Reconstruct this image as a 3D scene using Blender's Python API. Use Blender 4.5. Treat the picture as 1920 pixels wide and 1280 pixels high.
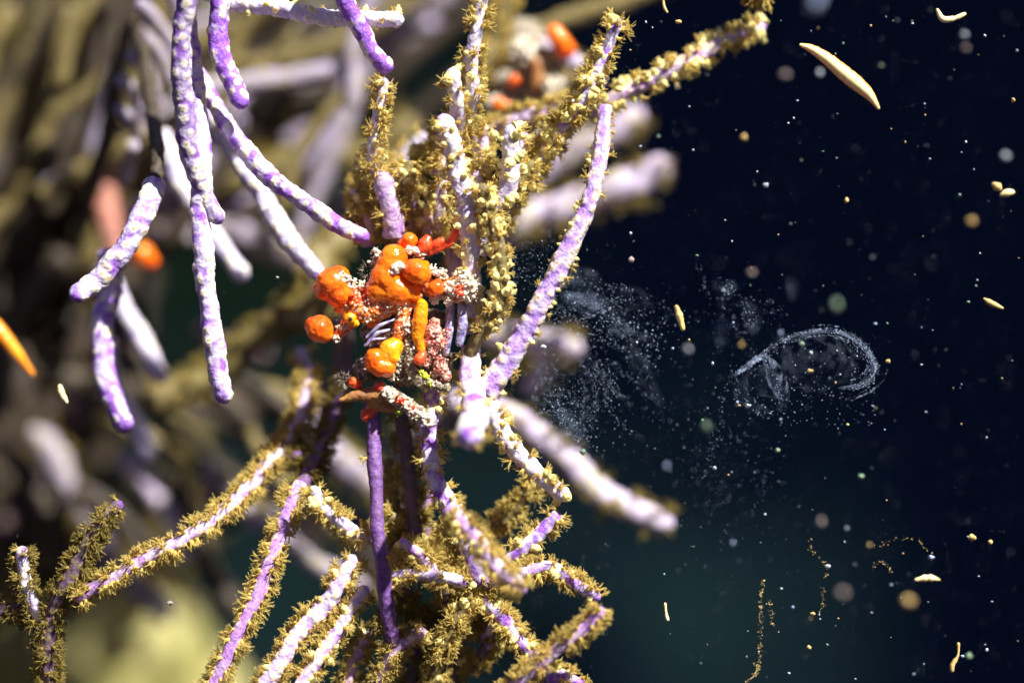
import bpy, bmesh, math, random
import numpy as np
from mathutils import Vector, Matrix, noise

# ------------------------------------------------------------------ camera, world, sun, exposure
for o in list(bpy.data.objects): bpy.data.objects.remove(o)
S = bpy.context.scene
COL = S.collection
PX = 0.12 / 1920.0            # metres per photo pixel at the focus distance (30 cm)
D = 4800.0                    # focus distance in those pixels

cd = bpy.data.cameras.new('camera'); cam = bpy.data.objects.new('camera', cd); COL.objects.link(cam)
cd.lens = 90; cd.sensor_width = 36; cd.clip_start = 0.005; cd.clip_end = 50
cam.location = (0, -D*PX, 0); cam.rotation_euler = (math.radians(90), 0, 0)
cd.dof.use_dof = True; cd.dof.focus_distance = D*PX; cd.dof.aperture_fstop = 5.2
S.camera = cam

W = bpy.data.worlds.new("World"); S.world = W; W.use_nodes = True
nt = W.node_tree; N = nt.nodes; L = nt.links
bg = N['Background']; tc = N.new('ShaderNodeTexCoord'); sep = N.new('ShaderNodeSeparateXYZ'); L.new(tc.outputs['Generated'], sep.inputs[0])
def wmix(out, lo, hi, A, Bc):        # dim light scattered in the water: faint below, stronger from the surface and the open side
    r = N.new('ShaderNodeMapRange'); r.inputs[1].default_value = lo; r.inputs[2].default_value = hi; L.new(out, r.inputs[0])
    m = N.new('ShaderNodeMix'); m.data_type = 'RGBA'; L.new(r.outputs[0], m.inputs['Factor'])
    if isinstance(A, tuple): m.inputs['A'].default_value = A
    else: L.new(A, m.inputs['A'])
    m.inputs['B'].default_value = Bc; return m.outputs['Result']
c = wmix(sep.outputs[2], .3, 1.0, (.001, .003, .006, 1), (.13, .15, .28, 1))
c = wmix(sep.outputs[1], -.2, -1.0, c, (.085, .075, .11, 1))
L.new(c, bg.inputs[0]); bg.inputs[1].default_value = 1.0

sl = bpy.data.lights.new('strobe_light', 'SUN'); sun = bpy.data.objects.new('strobe_light', sl); COL.objects.link(sun)
sl.energy = 5.0; sl.angle = math.radians(1.2); sl.color = (1, .985, .975)
sun.rotation_euler = Vector((-.58, .60, -.92)).to_track_quat('-Z', 'Y').to_euler()
S.view_settings.view_transform = 'Standard'; S.view_settings.look = 'None'
S.view_settings.exposure = 1.05; S.view_settings.gamma = 1
S.unit_settings.system = 'METRIC'

R = random.Random(7)
def fz(d): return (D + d) / D
def P(px, py, d=0): f = fz(d); return np.array([(px-960)*f, d, (640-py)*f]) * PX

# ------------------------------------------------------------------ materials
def newmat(name):
    m = bpy.data.materials.new(name); m.use_nodes = True
    return m, m.node_tree.nodes, m.node_tree.links, m.node_tree.nodes['Principled BSDF']
def mix(n, l, fac, a, b, t='MIX'):
    x = n.new('ShaderNodeMix'); x.data_type = 'RGBA'; x.blend_type = t
    for k, v in (('Factor', fac), ('A', a), ('B', b)):
        if isinstance(v, tuple): x.inputs[k].default_value = v + (1,) if len(v) == 3 else v
        elif isinstance(v, (int, float)): x.inputs[k].default_value = v
        else: l.new(v, x.inputs[k])
    return x.outputs['Result']
def nse(n, l, scale, lo, hi, detail=3, vec=None, dist=0):
    if vec is None: vec = n.new('ShaderNodeTexCoord').outputs['Object']
    t = n.new('ShaderNodeTexNoise'); t.inputs['Scale'].default_value = scale; t.inputs['Detail'].default_value = detail
    t.inputs['Distortion'].default_value = dist; l.new(vec, t.inputs['Vector'])
    r = n.new('ShaderNodeMapRange'); r.inputs[1].default_value = lo; r.inputs[2].default_value = hi
    l.new(t.outputs[0], r.inputs[0]); return r.outputs[0]
def bump(n, l, b, scale, strength, dist=.0002, detail=2):
    t = n.new('ShaderNodeTexNoise'); t.inputs['Scale'].default_value = scale; t.inputs['Detail'].default_value = detail
    l.new(n.new('ShaderNodeTexCoord').outputs['Object'], t.inputs['Vector'])
    q = n.new('ShaderNodeBump'); q.inputs['Strength'].default_value = strength; q.inputs['Distance'].default_value = dist
    l.new(t.outputs[0], q.inputs['Height']); l.new(q.outputs[0], b.inputs['Normal'])

def coral_skin(name, white, purple, cream, yellow, pale):
    m, n, l, b = newmat(name)
    at = n.new('ShaderNodeAttribute'); at.attribute_name = 'pad'
    sc = n.new('ShaderNodeSeparateColor'); l.new(at.outputs['Color'], sc.inputs[0])
    t = n.new('ShaderNodeTexNoise'); t.inputs['Scale'].default_value = 620; t.inputs['Detail'].default_value = 4
    l.new(n.new('ShaderNodeTexCoord').outputs['Object'], t.inputs['Vector'])
    ad = n.new('ShaderNodeMath'); ad.operation = 'ADD'; l.new(t.outputs[0], ad.inputs[0]); l.new(sc.outputs['Blue'], ad.inputs[1])
    r = n.new('ShaderNodeMapRange'); r.inputs[1].default_value = .92; r.inputs[2].default_value = 1.13; l.new(ad.outputs[0], r.inputs[0])
    fine = nse(n, l, 3800, .35, .7, 2)
    pur = mix(n, l, fine, purple, tuple(min(1, c*1.9+.04) for c in purple))
    wh = mix(n, l, fine, white, pale)
    c = mix(n, l, r.outputs[0], wh, pur)
    c = mix(n, l, sc.outputs['Red'], c, cream)
    c = mix(n, l, sc.outputs['Green'], c, yellow)
    l.new(c, b.inputs['Base Color']); b.inputs['Roughness'].default_value = .55
    b.inputs['Specular IOR Level'].default_value = .35
    b.inputs['Subsurface Weight'].default_value = .12; b.inputs['Subsurface Radius'].default_value = (1, .6, .8); b.inputs['Subsurface Scale'].default_value = .0004
    bump(n, l, b, 2600, .9, .00016)
    return m
M = {}
M['lav'] = coral_skin('coral_skin', (.76, .69, .80), (.21, .07, .39), (.84, .77, .62), (.50, .34, .10), (.56, .46, .68))
M['lil'] = coral_skin('coral_skin_lilac', (.60, .50, .70), (.33, .18, .54), (.86, .72, .58), (.66, .40, .12), (.62, .50, .78))
M['pink'] = coral_skin('coral_skin_pinkish', (.62, .51, .60), (.31, .145, .40), (.76, .60, .44), (.60, .34, .08), (.52, .34, .58))
M['dusk'] = coral_skin('coral_skin_shaded', (.50, .43, .56), (.15, .055, .27), (.66, .60, .52), (.4, .3, .1), (.34, .26, .42))  # darker copy of the skin, shadow on the front finger put into colour
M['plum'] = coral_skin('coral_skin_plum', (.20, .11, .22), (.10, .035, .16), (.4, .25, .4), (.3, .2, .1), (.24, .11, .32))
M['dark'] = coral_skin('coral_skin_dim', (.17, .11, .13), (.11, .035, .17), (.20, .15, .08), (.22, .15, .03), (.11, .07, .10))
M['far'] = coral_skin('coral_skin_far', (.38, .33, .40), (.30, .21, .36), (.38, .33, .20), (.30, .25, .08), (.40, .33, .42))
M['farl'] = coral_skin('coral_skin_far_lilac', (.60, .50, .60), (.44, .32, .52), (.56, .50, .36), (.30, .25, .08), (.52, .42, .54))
M['olive'] = coral_skin('coral_skin_olive', (.20, .155, .045), (.12, .085, .03), (.24, .19, .07), (.30, .21, .03), (.19, .14, .05))
M['umber'] = coral_skin('coral_skin_umber_shade', (.055, .038, .022), (.035, .022, .016), (.07, .05, .02), (.06, .04, .02), (.04, .03, .02))  # dark brown stems, and shade on left branches put into the skin colour

def polyp_mat(name, a, b_, tr):
    m, n, l, b = newmat(name)
    oi = n.new('ShaderNodeObjectInfo')
    av = n.new('ShaderNodeMath'); av.operation = 'MULTIPLY_ADD'; av.inputs[1].default_value = .4; l.new(oi.outputs['Random'], av.inputs[0]); l.new(nse(n, l, 330, .3, .9, 2), av.inputs[2])
    c = mix(n, l, av.outputs[0], a, b_)
    fine = nse(n, l, 2200, .3, .75, 2)
    c = mix(n, l, fine, c, tuple(min(1, x*1.3+.08) for x in a))
    l.new(c, b.inputs['Base Color']); b.inputs['Roughness'].default_value = .4
    b.inputs['Specular IOR Level'].default_value = .4
    tl = n.new('ShaderNodeBsdfTranslucent'); l.new(c, tl.inputs[0])
    ms = n.new('ShaderNodeMixShader'); ms.inputs[0].default_value = tr
    l.new(b.outputs[0], ms.inputs[1]); l.new(tl.outputs[0], ms.inputs[2]); l.new(ms.outputs[0], n['Material Output'].inputs[0])
    return m
M['polyp'] = polyp_mat('polyp_flesh', (.90, .62, .17), (.54, .36, .045), .45)
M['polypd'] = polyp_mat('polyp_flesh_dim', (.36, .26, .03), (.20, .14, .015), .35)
M['knob'] = polyp_mat('polyp_knob', (.88, .70, .27), (.78, .54, .10), .15)

def simple(name, cols, rough=.5, scale=900, sss=0, coat=0, bmp=0, bscale=1500, lo=.35, hi=.65):
    m, n, l, b = newmat(name)
    c = mix(n, l, nse(n, l, scale, lo, hi, 3), cols[0], cols[1])
    if len(cols) > 2: c = mix(n, l, nse(n, l, scale*2.7, .52, .62, 2), c, cols[2])
    l.new(c, b.inputs['Base Color']); b.inputs['Roughness'].default_value = rough
    if sss: b.inputs['Subsurface Weight'].default_value = sss; b.inputs['Subsurface Radius'].default_value = (1, .35, .08); b.inputs['Subsurface Scale'].default_value = .0012
    if coat: b.inputs['Coat Weight'].default_value = coat; b.inputs['Coat Roughness'].default_value = .08
    if bmp: bump(n, l, b, bscale, bmp, .0003)
    return m
M['orange'] = simple('sponge_orange', [(1, .25, .003), (.90, .085, .002)], .27, 300, .35, .6, .15, 1500)
M['orange2'] = simple('sponge_amber', [(1, .44, .006), (1, .27, .004)], .35, 330, .25, .6, .12, 1300)
M['red'] = simple('sponge_red', [(.92, .11, .01), (.72, .045, .02)], .35, 500, .2, .5, .2)
M['crust'] = simple('crusted_shell', [(.95, .25, .015), (.62, .07, .012), (.92, .66, .40)], .4, 700, .1, .3, .9, 1800)
M['crim'] = simple('crimson_crust', [(.46, .06, .04), (.70, .30, .20), (.82, .62, .46)], .5, 1100, 0, .2, .9, 2000)
M['grit'] = simple('pale_grit', [(.78, .70, .50), (.56, .44, .27), (.86, .82, .72)], .5, 900, .1, .2, .5, 2500)
M['gritg'] = simple('grey_grit', [(.34, .27, .17), (.12, .08, .045), (.66, .60, .46)], .55, 1100, 0, .1, .8, 2500)
M['shell'] = simple('crab_shell', [(.10, .055, .03), (.22, .15, .10), (.38, .33, .30)], .5, 700, 0, .2, 1, 1500)
M['brown'] = simple('claw_brown', [(.46, .22, .055), (.28, .11, .03)], .5, 500, .1, .2, .4, 1500)
M['violet'] = simple('violet_leg', [(.50, .48, .66), (.14, .10, .26)], .3, 1300, 0, .8, .3, 1500)
M['algae'] = simple('green_algae', [(.55, .58, .03), (.30, .36, .02)], .5, 900, 0, 0, .5)
M['hole'] = simple('dark_hollow', [(.02, .01, .01), (.03, .01, .01)], .6)
M['worm'] = simple('worm_flesh', [(.98, .66, .12), (.96, .50, .05)], .35, 300, .2, .4)
m_, n_, l_, b_w = newmat('worm_flesh'); lw = n_.new('ShaderNodeLayerWeight'); lw.inputs[0].default_value = .38  # translucent glow put into the colour: pale where facing, orange at the rim
wr = n_.new('ShaderNodeMapRange'); wr.inputs[1].default_value = .10; wr.inputs[2].default_value = .60; l_.new(lw.outputs['Facing'], wr.inputs[0])
l_.new(mix(n_, l_, wr.outputs[0], (1, .88, .42), (1, .36, .01)), b_w.inputs['Base Color']); b_w.inputs['Roughness'].default_value = .4; b_w.inputs['Subsurface Weight'].default_value = .3; b_w.inputs['Subsurface Scale'].default_value = .0008
M['worm'] = m_
M['wormp'] = simple('pale_flesh', [(.95, .85, .52), (.95, .70, .25)], .4, 500)
M['snow'] = simple('pale_fleck', [(.62, .66, .64), (.34, .38, .44)], .6, 900)
M['mist'] = simple('mist_fleck', [(.30, .39, .52), (.52, .60, .72)], .6, 900)
M['snowy'] = simple('amber_fleck', [(.80, .60, .20), (.50, .30, .10)], .6, 900)
M['snowg'] = simple('green_fleck', [(.10, .24, .19), (.20, .27, .14)], .6, 900)
M['snowp'] = simple('rosy_fleck', [(.42, .29, .26), (.34, .28, .24)], .6, 900)
M['snowb'] = simple('blue_fleck', [(.20, .28, .48), (.36, .42, .56)], .6, 900)
M['rock'] = simple('reef_rock', [(.13, .12, .055), (.30, .29, .25), (.07, .055, .03)], .9, 60, 0, 0, 1, 300)
M['rocky'] = simple('reef_rock_yellow', [(.22, .20, .02), (.42, .37, .15), (.05, .05, .01)], .9, 110, 0, 0, 1, 300)
M['rock_shade'] = simple('reef_rock_brown_shade', [(.05, .036, .016), (.09, .065, .045), (.03, .02, .012)], .9, 60, 0, 0, 1, 300)  # kept near black: shade at the left put into the rock colour
def film_mat(name, op, col):
    m, n, l, b = newmat(name)
    tr = n.new('ShaderNodeBsdfTransparent'); df = n.new('ShaderNodeBsdfDiffuse'); df.inputs[0].default_value = col
    tl = n.new('ShaderNodeBsdfTranslucent'); tl.inputs[0].default_value = col
    a = n.new('ShaderNodeMixShader'); a.inputs[0].default_value = .5; l.new(df.outputs[0], a.inputs[1]); l.new(tl.outputs[0], a.inputs[2])
    f = nse(n, l, 700, .42, .85, 5)
    mm = n.new('ShaderNodeMath'); mm.operation = 'MULTIPLY'; mm.inputs[1].default_value = op; l.new(f, mm.inputs[0])
    ms = n.new('ShaderNodeMixShader'); l.new(mm.outputs[0], ms.inputs[0]); l.new(tr.outputs[0], ms.inputs[1]); l.new(a.outputs[0], ms.inputs[2])
    l.new(ms.outputs[0], n['Material Output'].inputs[0]); return m
M['film'] = film_mat('mucus_film', .62, (.5, .62, .85, 1))
M['filmw'] = film_mat('mucus_film_mid', .28, (.5, .62, .85, 1)); M['filmd'] = film_mat('mucus_film_thin', .12, (.5, .62, .80, 1))

# ------------------------------------------------------------------ object helpers
def mesh_obj(name, verts, faces, mat, parent=None, loc=None, smooth=True, attr=None):
    me = bpy.data.meshes.new(name)
    me.from_pydata([tuple(v) for v in verts], [], faces)
    if smooth: me.polygons.foreach_set('use_smooth', [True]*len(me.polygons))
    if attr is not None:
        a = me.color_attributes.new('pad', 'FLOAT_COLOR', 'POINT')
        a.data.foreach_set('color', np.asarray(attr, dtype=np.float32).ravel())
    me.materials.append(mat); me.update()
    o = bpy.data.objects.new(name, me); COL.objects.link(o)
    if parent: o.parent = parent
    if loc is not None: o.location = tuple(loc)
    return o
def thing(name, label, cat, loc, group=None):
    o = bpy.data.objects.new(name, None); COL.objects.link(o); o.location = tuple(loc)
    o.empty_display_size = .002
    return tag(o, label, cat, group)
def tag(o, label, cat, group=None, kind=None):
    if label: o['label'] = label
    if cat: o['category'] = cat
    if group: o['group'] = group
    if kind: o['kind'] = kind
    return o

class MB:                       # collects shapes as raw verts/faces
    def __init__(s): s.v = []; s.f = []; s.n = 0
    def add(s, v, f):
        v = np.asarray(v, float); s.v.append(v); s.f += [tuple(i+s.n for i in q) for q in f]; s.n += len(v)
    def out(s): return (np.concatenate(s.v) if s.v else np.zeros((0, 3))), s.f
def _ico(sub):
    bm = bmesh.new(); bmesh.ops.create_icosphere(bm, subdivisions=sub, radius=1)
    v = np.array([x.co[:] for x in bm.verts]); f = [tuple(q.index for q in p.verts) for p in bm.faces]; bm.free(); return v, f
ICO = {i: _ico(i) for i in (1, 2, 3)}
TET = (np.array([[1, 1, 1], [1, -1, -1], [-1, 1, -1], [-1, -1, 1]])/1.3, [(0, 1, 2), (0, 3, 1), (0, 2, 3), (1, 3, 2)])

def tube(mb, pts, rad, n=6, cap=True):
    pts = np.asarray(pts, float); k = len(pts)
    tan = np.gradient(pts, axis=0); tan /= np.linalg.norm(tan, axis=1)[:, None] + 1e-12
    ref = np.array([.13, .9, .31]) if abs(tan[0][1]) < .9 else np.array([1, .1, 0])
    V = []; F = []
    for i in range(k):
        u = np.cross(tan[i], ref); u /= np.linalg.norm(u); w = np.cross(tan[i], u)
        for j in range(n):
            a = 2*math.pi*j/n; V.append(pts[i] + rad[i]*(math.cos(a)*u + math.sin(a)*w))
    for i in range(k-1):
        for j in range(n):
            a = i*n+j; b = i*n+(j+1) % n; F.append((a, b, b+n, a+n))
    if cap:
        V.append(pts[-1]+tan[-1]*rad[-1]*.7); V.append(pts[0]-tan[0]*rad[0]*.7)
        for j in range(n):
            F.append(((k-1)*n+j, (k-1)*n+(j+1) % n, k*n)); F.append((j, k*n+1, (j+1) % n))
    mb.add(V, F)

# ------------------------------------------------------------------ polyps (shared meshes, in px units * PX)
def polyp_open(seed, spread=1.0, length=1.0):
    r = random.Random(seed); mb = MB()
    tube(mb, [(0, 0, -3), (0, 0, 2), (0, 0, 5.5), (0, 0, 7.5)], [4.6, 4.2, 3.8, 4.2], 8)
    for k in range(8):
        a = 2*math.pi*(k + r.uniform(-.22, .22))/8; Ln = length*r.uniform(9.5, 17)
        el = spread*r.uniform(.25, 1.3); dr = np.array([math.cos(a), math.sin(a), 0]); sd = np.array([-dr[1], dr[0], 0])
        p = dr*3.2 + np.array([0, 0, 7.0]); pts = [p]; ang = 1.35-el*.55; seg = 5; bend = r.uniform(.02, .30)*(1 if r.random() < .7 else -1.2)
        tw = r.uniform(-.4, .4)
        for i in range(seg):
            p = p + (dr*math.cos(ang) + np.array([0, 0, 1])*math.sin(ang) + sd*tw)*Ln/seg; ang -= bend; pts.append(p)
        tube(mb, pts, [1.0, .9, .75, .6, .42, .2], 4)
        pts = np.array(pts)
        for i in range(11):                       # pinnules
            t = .12 + .86*i/11; q = t*seg; j = min(int(q), seg-1); b = pts[j]+(pts[j+1]-pts[j])*(q-j)
            tn = pts[j+1]-pts[j]; tn /= np.linalg.norm(tn)
            for s in (-1, 1):
                pl = (4.6 - 2.2*abs(t-.45)*2)*r.uniform(.75, 1.15)*length
                tip = b + sd*s*pl*.85 + tn*pl*.55 + np.array([0, 0, r.uniform(-.8, 1.0)])
                w = .36; nn = np.cross(tn, sd)
                mb.add([b+tn*w, b-tn*w, b+nn*w, tip], [(0, 1, 3), (1, 2, 3), (2, 0, 3)])
    return mb.out()
def polyp_closed(seed, tall=1.0):
    r = random.Random(seed); v, f = ICO[3]; v = v.copy()
    lob = r.uniform(0, 6); out = []
    for x, y, z in v:
        a = math.atan2(y, x); s = 1 + .11*math.cos(8*a+lob)*max(0, z+.1) + .05*noise.noise(Vector((x*2+seed, y*2, z*2)))
        out.append((x*6.2*s, y*6.2*s, z*6.6*tall*(1-.12*math.exp(-(x*x+y*y)*14)*(z > 0)) + 3))
    mb = MB(); mb.add(out, f); tube(mb, [(0, 0, -3), (0, 0, -1), (0, 0, 1.5), (0, 0, 4)], [8.6, 7.4, 6.0, 5.4], 12, False)
    for k in range(8):
        a = 2*math.pi*k/8 + r.uniform(-.2, .2); c = np.array([math.cos(a)*1.6, math.sin(a)*1.6, 6.0*tall+3])
        tube(mb, [c-np.array([0, 0, 2]), c, c+np.array([math.cos(a)*1.2, math.sin(a)*1.2, 2.2*r.uniform(.6, 1.8)])], [1.2, 1.0, .4], 4)
    return mb.out()
def mk(vf, name, mat):
    me = bpy.data.meshes.new(name); me.from_pydata([tuple(x) for x in (vf[0]*PX)], [], vf[1])
    me.polygons.foreach_set('use_smooth', [True]*len(me.polygons)); me.materials.append(mat); me.update(); return me
GEO = {}
GEO['open'] = [polyp_open(i, (.55, .8, 1.1, 1.3)[i % 4], (1.0, 1.25, 1.1, 1.4)[(i*3) % 4]) for i in range(10)]
GEO['half'] = [polyp_open(40+i, .45, .95) for i in range(5)]
GEO['knob'] = [polyp_closed(80+i, t) for i, t in enumerate((1.0, .85, 1.25, 1.05))]
MESH = {(k, m): [mk(vf, 'polyp', M[m]) for vf in GEO[k]] for k in GEO for m in (('knob', 'polyp', 'polypd') if k == 'knob' else ('polyp', 'polypd'))}

# ------------------------------------------------------------------ branches
def catmull(pts, step):
    p = np.array(pts, float); p = np.vstack([2*p[0]-p[1], p, 2*p[-1]-p[-2]]); out = []
    for i in range(1, len(p)-2):
        a, b, c, d = p[i-1], p[i], p[i+1], p[i+2]; n = max(2, int(np.linalg.norm(c[:2]-b[:2])/step))
        for k in range(n):
            t = k/n; out.append(.5*((2*b)+(c-a)*t+(2*a-5*b+4*c-d)*t*t+(-a+3*b-3*c+d)*t**3))
    out.append(p[-2]); return np.array(out)

def branch(root, path, r=17, mat='lav', purple=.45, pads=1.0, pol=0.0, mix_=(.8, .2, 0), strip=.0,
           polmat='polyp', psize=1.0, step=3.0, n=24, name='branch', label=None, lump=1.0, tipcap=True, seed=None, bare=(), pstrip=None):
    """path: (px, py, depth[, radius]) base -> tip.  returns stem object and polyp placements (world)."""
    rnd = random.Random(seed if seed is not None else int(abs(path[0][0])*7+abs(path[0][1])*13+abs(path[-1][1])))
    full = [tuple(q)+((r,) if len(q) == 3 else ()) for q in path]
    c = catmull(full, step); F = (D+c[:, 1*0+2])/D
    pos = np.stack([(c[:, 0]-960)*F, c[:, 2], (640-c[:, 1])*F], 1)     # px units, world axes
    rad = c[:, 3]*F
    seg = np.linalg.norm(np.diff(pos, axis=0), axis=1); s = np.concatenate([[0], np.cumsum(seg)]); Ltot = s[-1]
    # gentle organic wander
    sd = rnd.uniform(0, 99)
    for i in range(len(pos)):
        w = Vector((s[i]/70, sd, 0)); nv = noise.noise_vector(w); pos[i] += np.array(nv[:])*rad[i]*.28
    tan = np.gradient(pos, axis=0); tan /= np.linalg.norm(tan, axis=1)[:, None]+1e-9
    front = np.array([0, -1., 0]) - tan*(tan @ np.array([0, -1., 0]))[:, None]
    ln = np.linalg.norm(front, axis=1)
    front[ln < .15] = np.array([0, 0, 1.]) - tan[ln < .15]*(tan[ln < .15] @ np.array([0, 0, 1.]))[:, None]
    front /= np.linalg.norm(front, axis=1)[:, None]
    side = np.cross(tan, front)
    rad = rad*np.array([1+.16*noise.noise(Vector((q_/75, sd, 9))) for q_ in s])
    if tipcap:
        e = np.clip((Ltot - s)/(rad*1.15), 0, 1); rad = rad*np.sqrt(np.clip(1-(1-e)**2, .0004, 1))*(1-.10*np.clip(1-(Ltot-s)/120, 0, 1))
    # calyx pads: rows with jitter
    cal = []
    q = rnd.uniform(2, 8)
    while q < Ltot - r*.5:
        for k in range(3 if pads > .5 else 2):
            th = rnd.choice((-1, 1))*rnd.uniform(strip*1.35, 3.05)
            cal.append((q+rnd.uniform(-5, 5), th, rnd.uniform(.75, 1.25)))
        q += rnd.uniform(9, 14)/max(.3, abs(pads))*(r/17)*1.1
    ca = np.array(cal) if cal else np.zeros((0, 3))
    k = len(pos); th = np.arange(n)*2*math.pi/n
    TH = np.tile(th, (k, 1)); Sg = np.tile(s[:, None], (1, n)); RR = np.tile(rad[:, None], (1, n)).copy()
    pad = np.zeros((k, n)); mouth = np.zeros((k, n)); hgt = np.zeros((k, n))
    if pads > 0:
        for (cs, ct, csz) in ca:
            w = 6.6*csz*(r/17); i0 = np.searchsorted(s, cs-3.2*w); i1 = np.searchsorted(s, cs+3.2*w)
            if i1 <= i0: continue
            ds = Sg[i0:i1]-cs; dt = (TH[i0:i1]-ct+math.pi) % (2*math.pi)-math.pi; dt = dt*r
            g = (ds*ds+dt*dt)/(w*w); b = np.exp(-g*.75)
            hgt[i0:i1] = np.maximum(hgt[i0:i1], (b - .45*np.exp(-g*7))*csz)
            pad[i0:i1] = np.maximum(pad[i0:i1], np.clip((b-.30)*2.6, 0, 1)); mouth[i0:i1] = np.maximum(mouth[i0:i1], np.clip((np.exp(-g*4.5)-.35)*2.4, 0, 1))
    RR = RR*(1+.0*RR) + hgt*3.1*lump*np.minimum(RR/r, 1)*(r/17)
    V = []; ofs = rnd.uniform(0, 50)
    cs_, sn_ = np.cos(th), np.sin(th)
    dirs = cs_[None, :, None]*front[:, None, :] + sn_[None, :, None]*side[:, None, :]
    base = pos[:, None, :] + dirs*RR[:, :, None]
    flat = base.reshape(-1, 3)
    if step <= 4:
        nzv = np.array([noise.noise(Vector(p/13.0)) for p in flat])*.11 + np.array([noise.noise(Vector(p/4.5)) for p in flat])*.06
    else:
        nzv = np.array([noise.noise(Vector(p/20.0)) for p in flat])*.12
    flat = flat + dirs.reshape(-1, 3)*(nzv*np.repeat(rad, n))[:, None]
    F4 = []
    for i in range(k-1):
        a0 = i*n
        for j in range(n):
            j2 = (j+1) % n; F4.append((a0+j, a0+j2, a0+n+j2, a0+n+j))
    F4.append(tuple(range((k-1)*n, k*n))); F4.append(tuple(range(n-1, -1, -1)))
    col = np.zeros((k*n, 4)); col[:, 0] = pad.ravel(); col[:, 1] = mouth.ravel()*.8
    # the bare channel between the pad rows keeps its purple
    chan = np.clip(np.cos(TH)*1.0, 0, 1)*strip*.11
    col[:, 2] = purple + chan.ravel() + .12*np.repeat(np.clip(1-(Ltot-s)/(r*1.1), 0, 1), n); col[:, 3] = 1
    base_w = np.array(root.location)
    o = mesh_obj(name, flat*PX - base_w, F4, M[mat], root, attr=col)
    if label: o['label'] = label
    # polyps
    pl = []
    if pol > 0:
        q = r*.3
        while q < Ltot - r*.35:
            i = min(np.searchsorted(s, q), k-1); skip = False
            u = q/Ltot
            for (b0, b1) in bare:
                if b0 < u < b1: skip = True
            if noise.noise(Vector((q/26, sd, 3))) < -.30 and rnd.random() < .7: skip = True
            if not skip:
                th_ = rnd.choice((-1, 1))*rnd.uniform(max(strip if pstrip is None else pstrip, .12), 2.3) if rnd.random() > .42 else rnd.choice((-1, 1))*rnd.gauss(1.5, .3)
                dv = math.cos(th_)*front[i]+math.sin(th_)*side[i]
                j = int(round((th_ % (2*math.pi))/(2*math.pi)*n)) % n
                p = pos[i] + dv*(RR[i, j]*.93)
                ax = dv + tan[i]*rnd.uniform(-.05, .55) + np.array([rnd.gauss(0, .13) for _ in range(3)]); ax /= np.linalg.norm(ax)
                u_ = rnd.random(); kd = 'open' if u_ < mix_[0] else ('half' if u_ < mix_[0]+mix_[1] else 'knob')
                vis = -dv[1] + .8
                pl.append((p, ax, kd, psize*(1.2 if kd == 'knob' else .86)*rnd.uniform(.62, 1.2)*F[i], rnd.uniform(0, 6.28), polmat, o, vis))
            q += rnd.uniform(.55, 1.45)*(2.3 if mix_[0] > .4 else 3.7)/pol
        # terminal polyps round the tip
    return o, pl

def place_polyps(root, pls, cap=100):
    base_w = np.array(root.location)
    def inframe(p):
        f = (D+p[1])/D; x = p[0]/f+960; y = 640-p[2]/f; return -30 < x < 1950 and -30 < y < 1310
    R.shuffle(pls)
    pls = [q for q in pls if inframe(q[0])]
    pls.sort(key=lambda q: -int(q[7] > .3))
    rest = {}
    for i, (p, ax, kd, sz, spin, pm, stem, vis) in enumerate(pls):
        m = pm if kd != 'knob' or pm == 'polypd' else 'knob'
        vi = R.randrange(len(GEO[kd]))
        q = Vector(ax).to_track_quat('Z', 'Y').to_matrix() @ Matrix.Rotation(spin, 3, 'Z')
        if i < cap:
            o = bpy.data.objects.new('polyp', MESH[(kd, m)][vi]); COL.objects.link(o); o.parent = stem
            o.location = tuple(p*PX - base_w); o.rotation_mode = 'QUATERNION'; o.rotation_quaternion = q.to_quaternion(); o.scale = (sz,)*3
        else:
            v, f = GEO[kd][vi]; A = np.array(q)*sz
            rest.setdefault(m, MB()).add((v @ A.T + p)*PX - base_w, f)
    if rest:
        mats = list(rest); mb = MB(); idx = []
        for k, m in enumerate(mats):
            v, f = rest[m].out(); mb.add(v, f); idx += [k]*len(f)
        v, f = mb.out(); o = mesh_obj('polyp_cover', v, f, M[mats[0]], root); o['kind'] = 'stuff'
        for m in mats[1:]: o.data.materials.append(M[m])
        o.data.polygons.foreach_set('material_index', idx)

def coral(name, label, cat, branches, group=None, cap=100):
    """branches: list of dicts for branch()."""
    p0 = branches[0]['path'][0]; root = thing(name, label, cat, P(p0[0], p0[1], p0[2]), group)
    pls = []
    for b in branches:
        o, pl = branch(root, **b); pls += pl
    if pls: place_polyps(root, pls, cap)
    return root
def B(path, **k):
    d = dict(path=path); d.update(k)
    if d.get('pol', 0) >= .7 and d.get('mix_', (.8,))[0] > .3: d['r'] = d['r']*.84
    return d

FUZZ = dict(pol=1.0, pads=.8, mix_=(.6, .2, .2))
# open water behind everything: a wide curved backdrop whose murk glows faintly with scattered light
wm = bpy.data.materials.new('water_murk'); wm.use_nodes = True; n = wm.node_tree.nodes; l = wm.node_tree.links; n.clear()
em = n.new('ShaderNodeEmission'); ou = n.new('ShaderNodeOutputMaterial'); l.new(em.outputs[0], ou.inputs[0])
tcw = n.new('ShaderNodeTexCoord'); sx = n.new('ShaderNodeSeparateXYZ'); l.new(tcw.outputs['Object'], sx.inputs[0])
def mr(src, a, b):
    r = n.new('ShaderNodeMapRange'); r.inputs[1].default_value = a; r.inputs[2].default_value = b; l.new(src, r.inputs[0]); return r.outputs[0]
def mul(a, b):
    q = n.new('ShaderNodeMath'); q.operation = 'MULTIPLY'; l.new(a, q.inputs[0]); l.new(b, q.inputs[1]); return q.outputs[0]
c = mix(n, l, mr(sx.outputs[0], -.16, .10), (.0034, .0070, .0050), (.0006, .0013, .0050))
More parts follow.
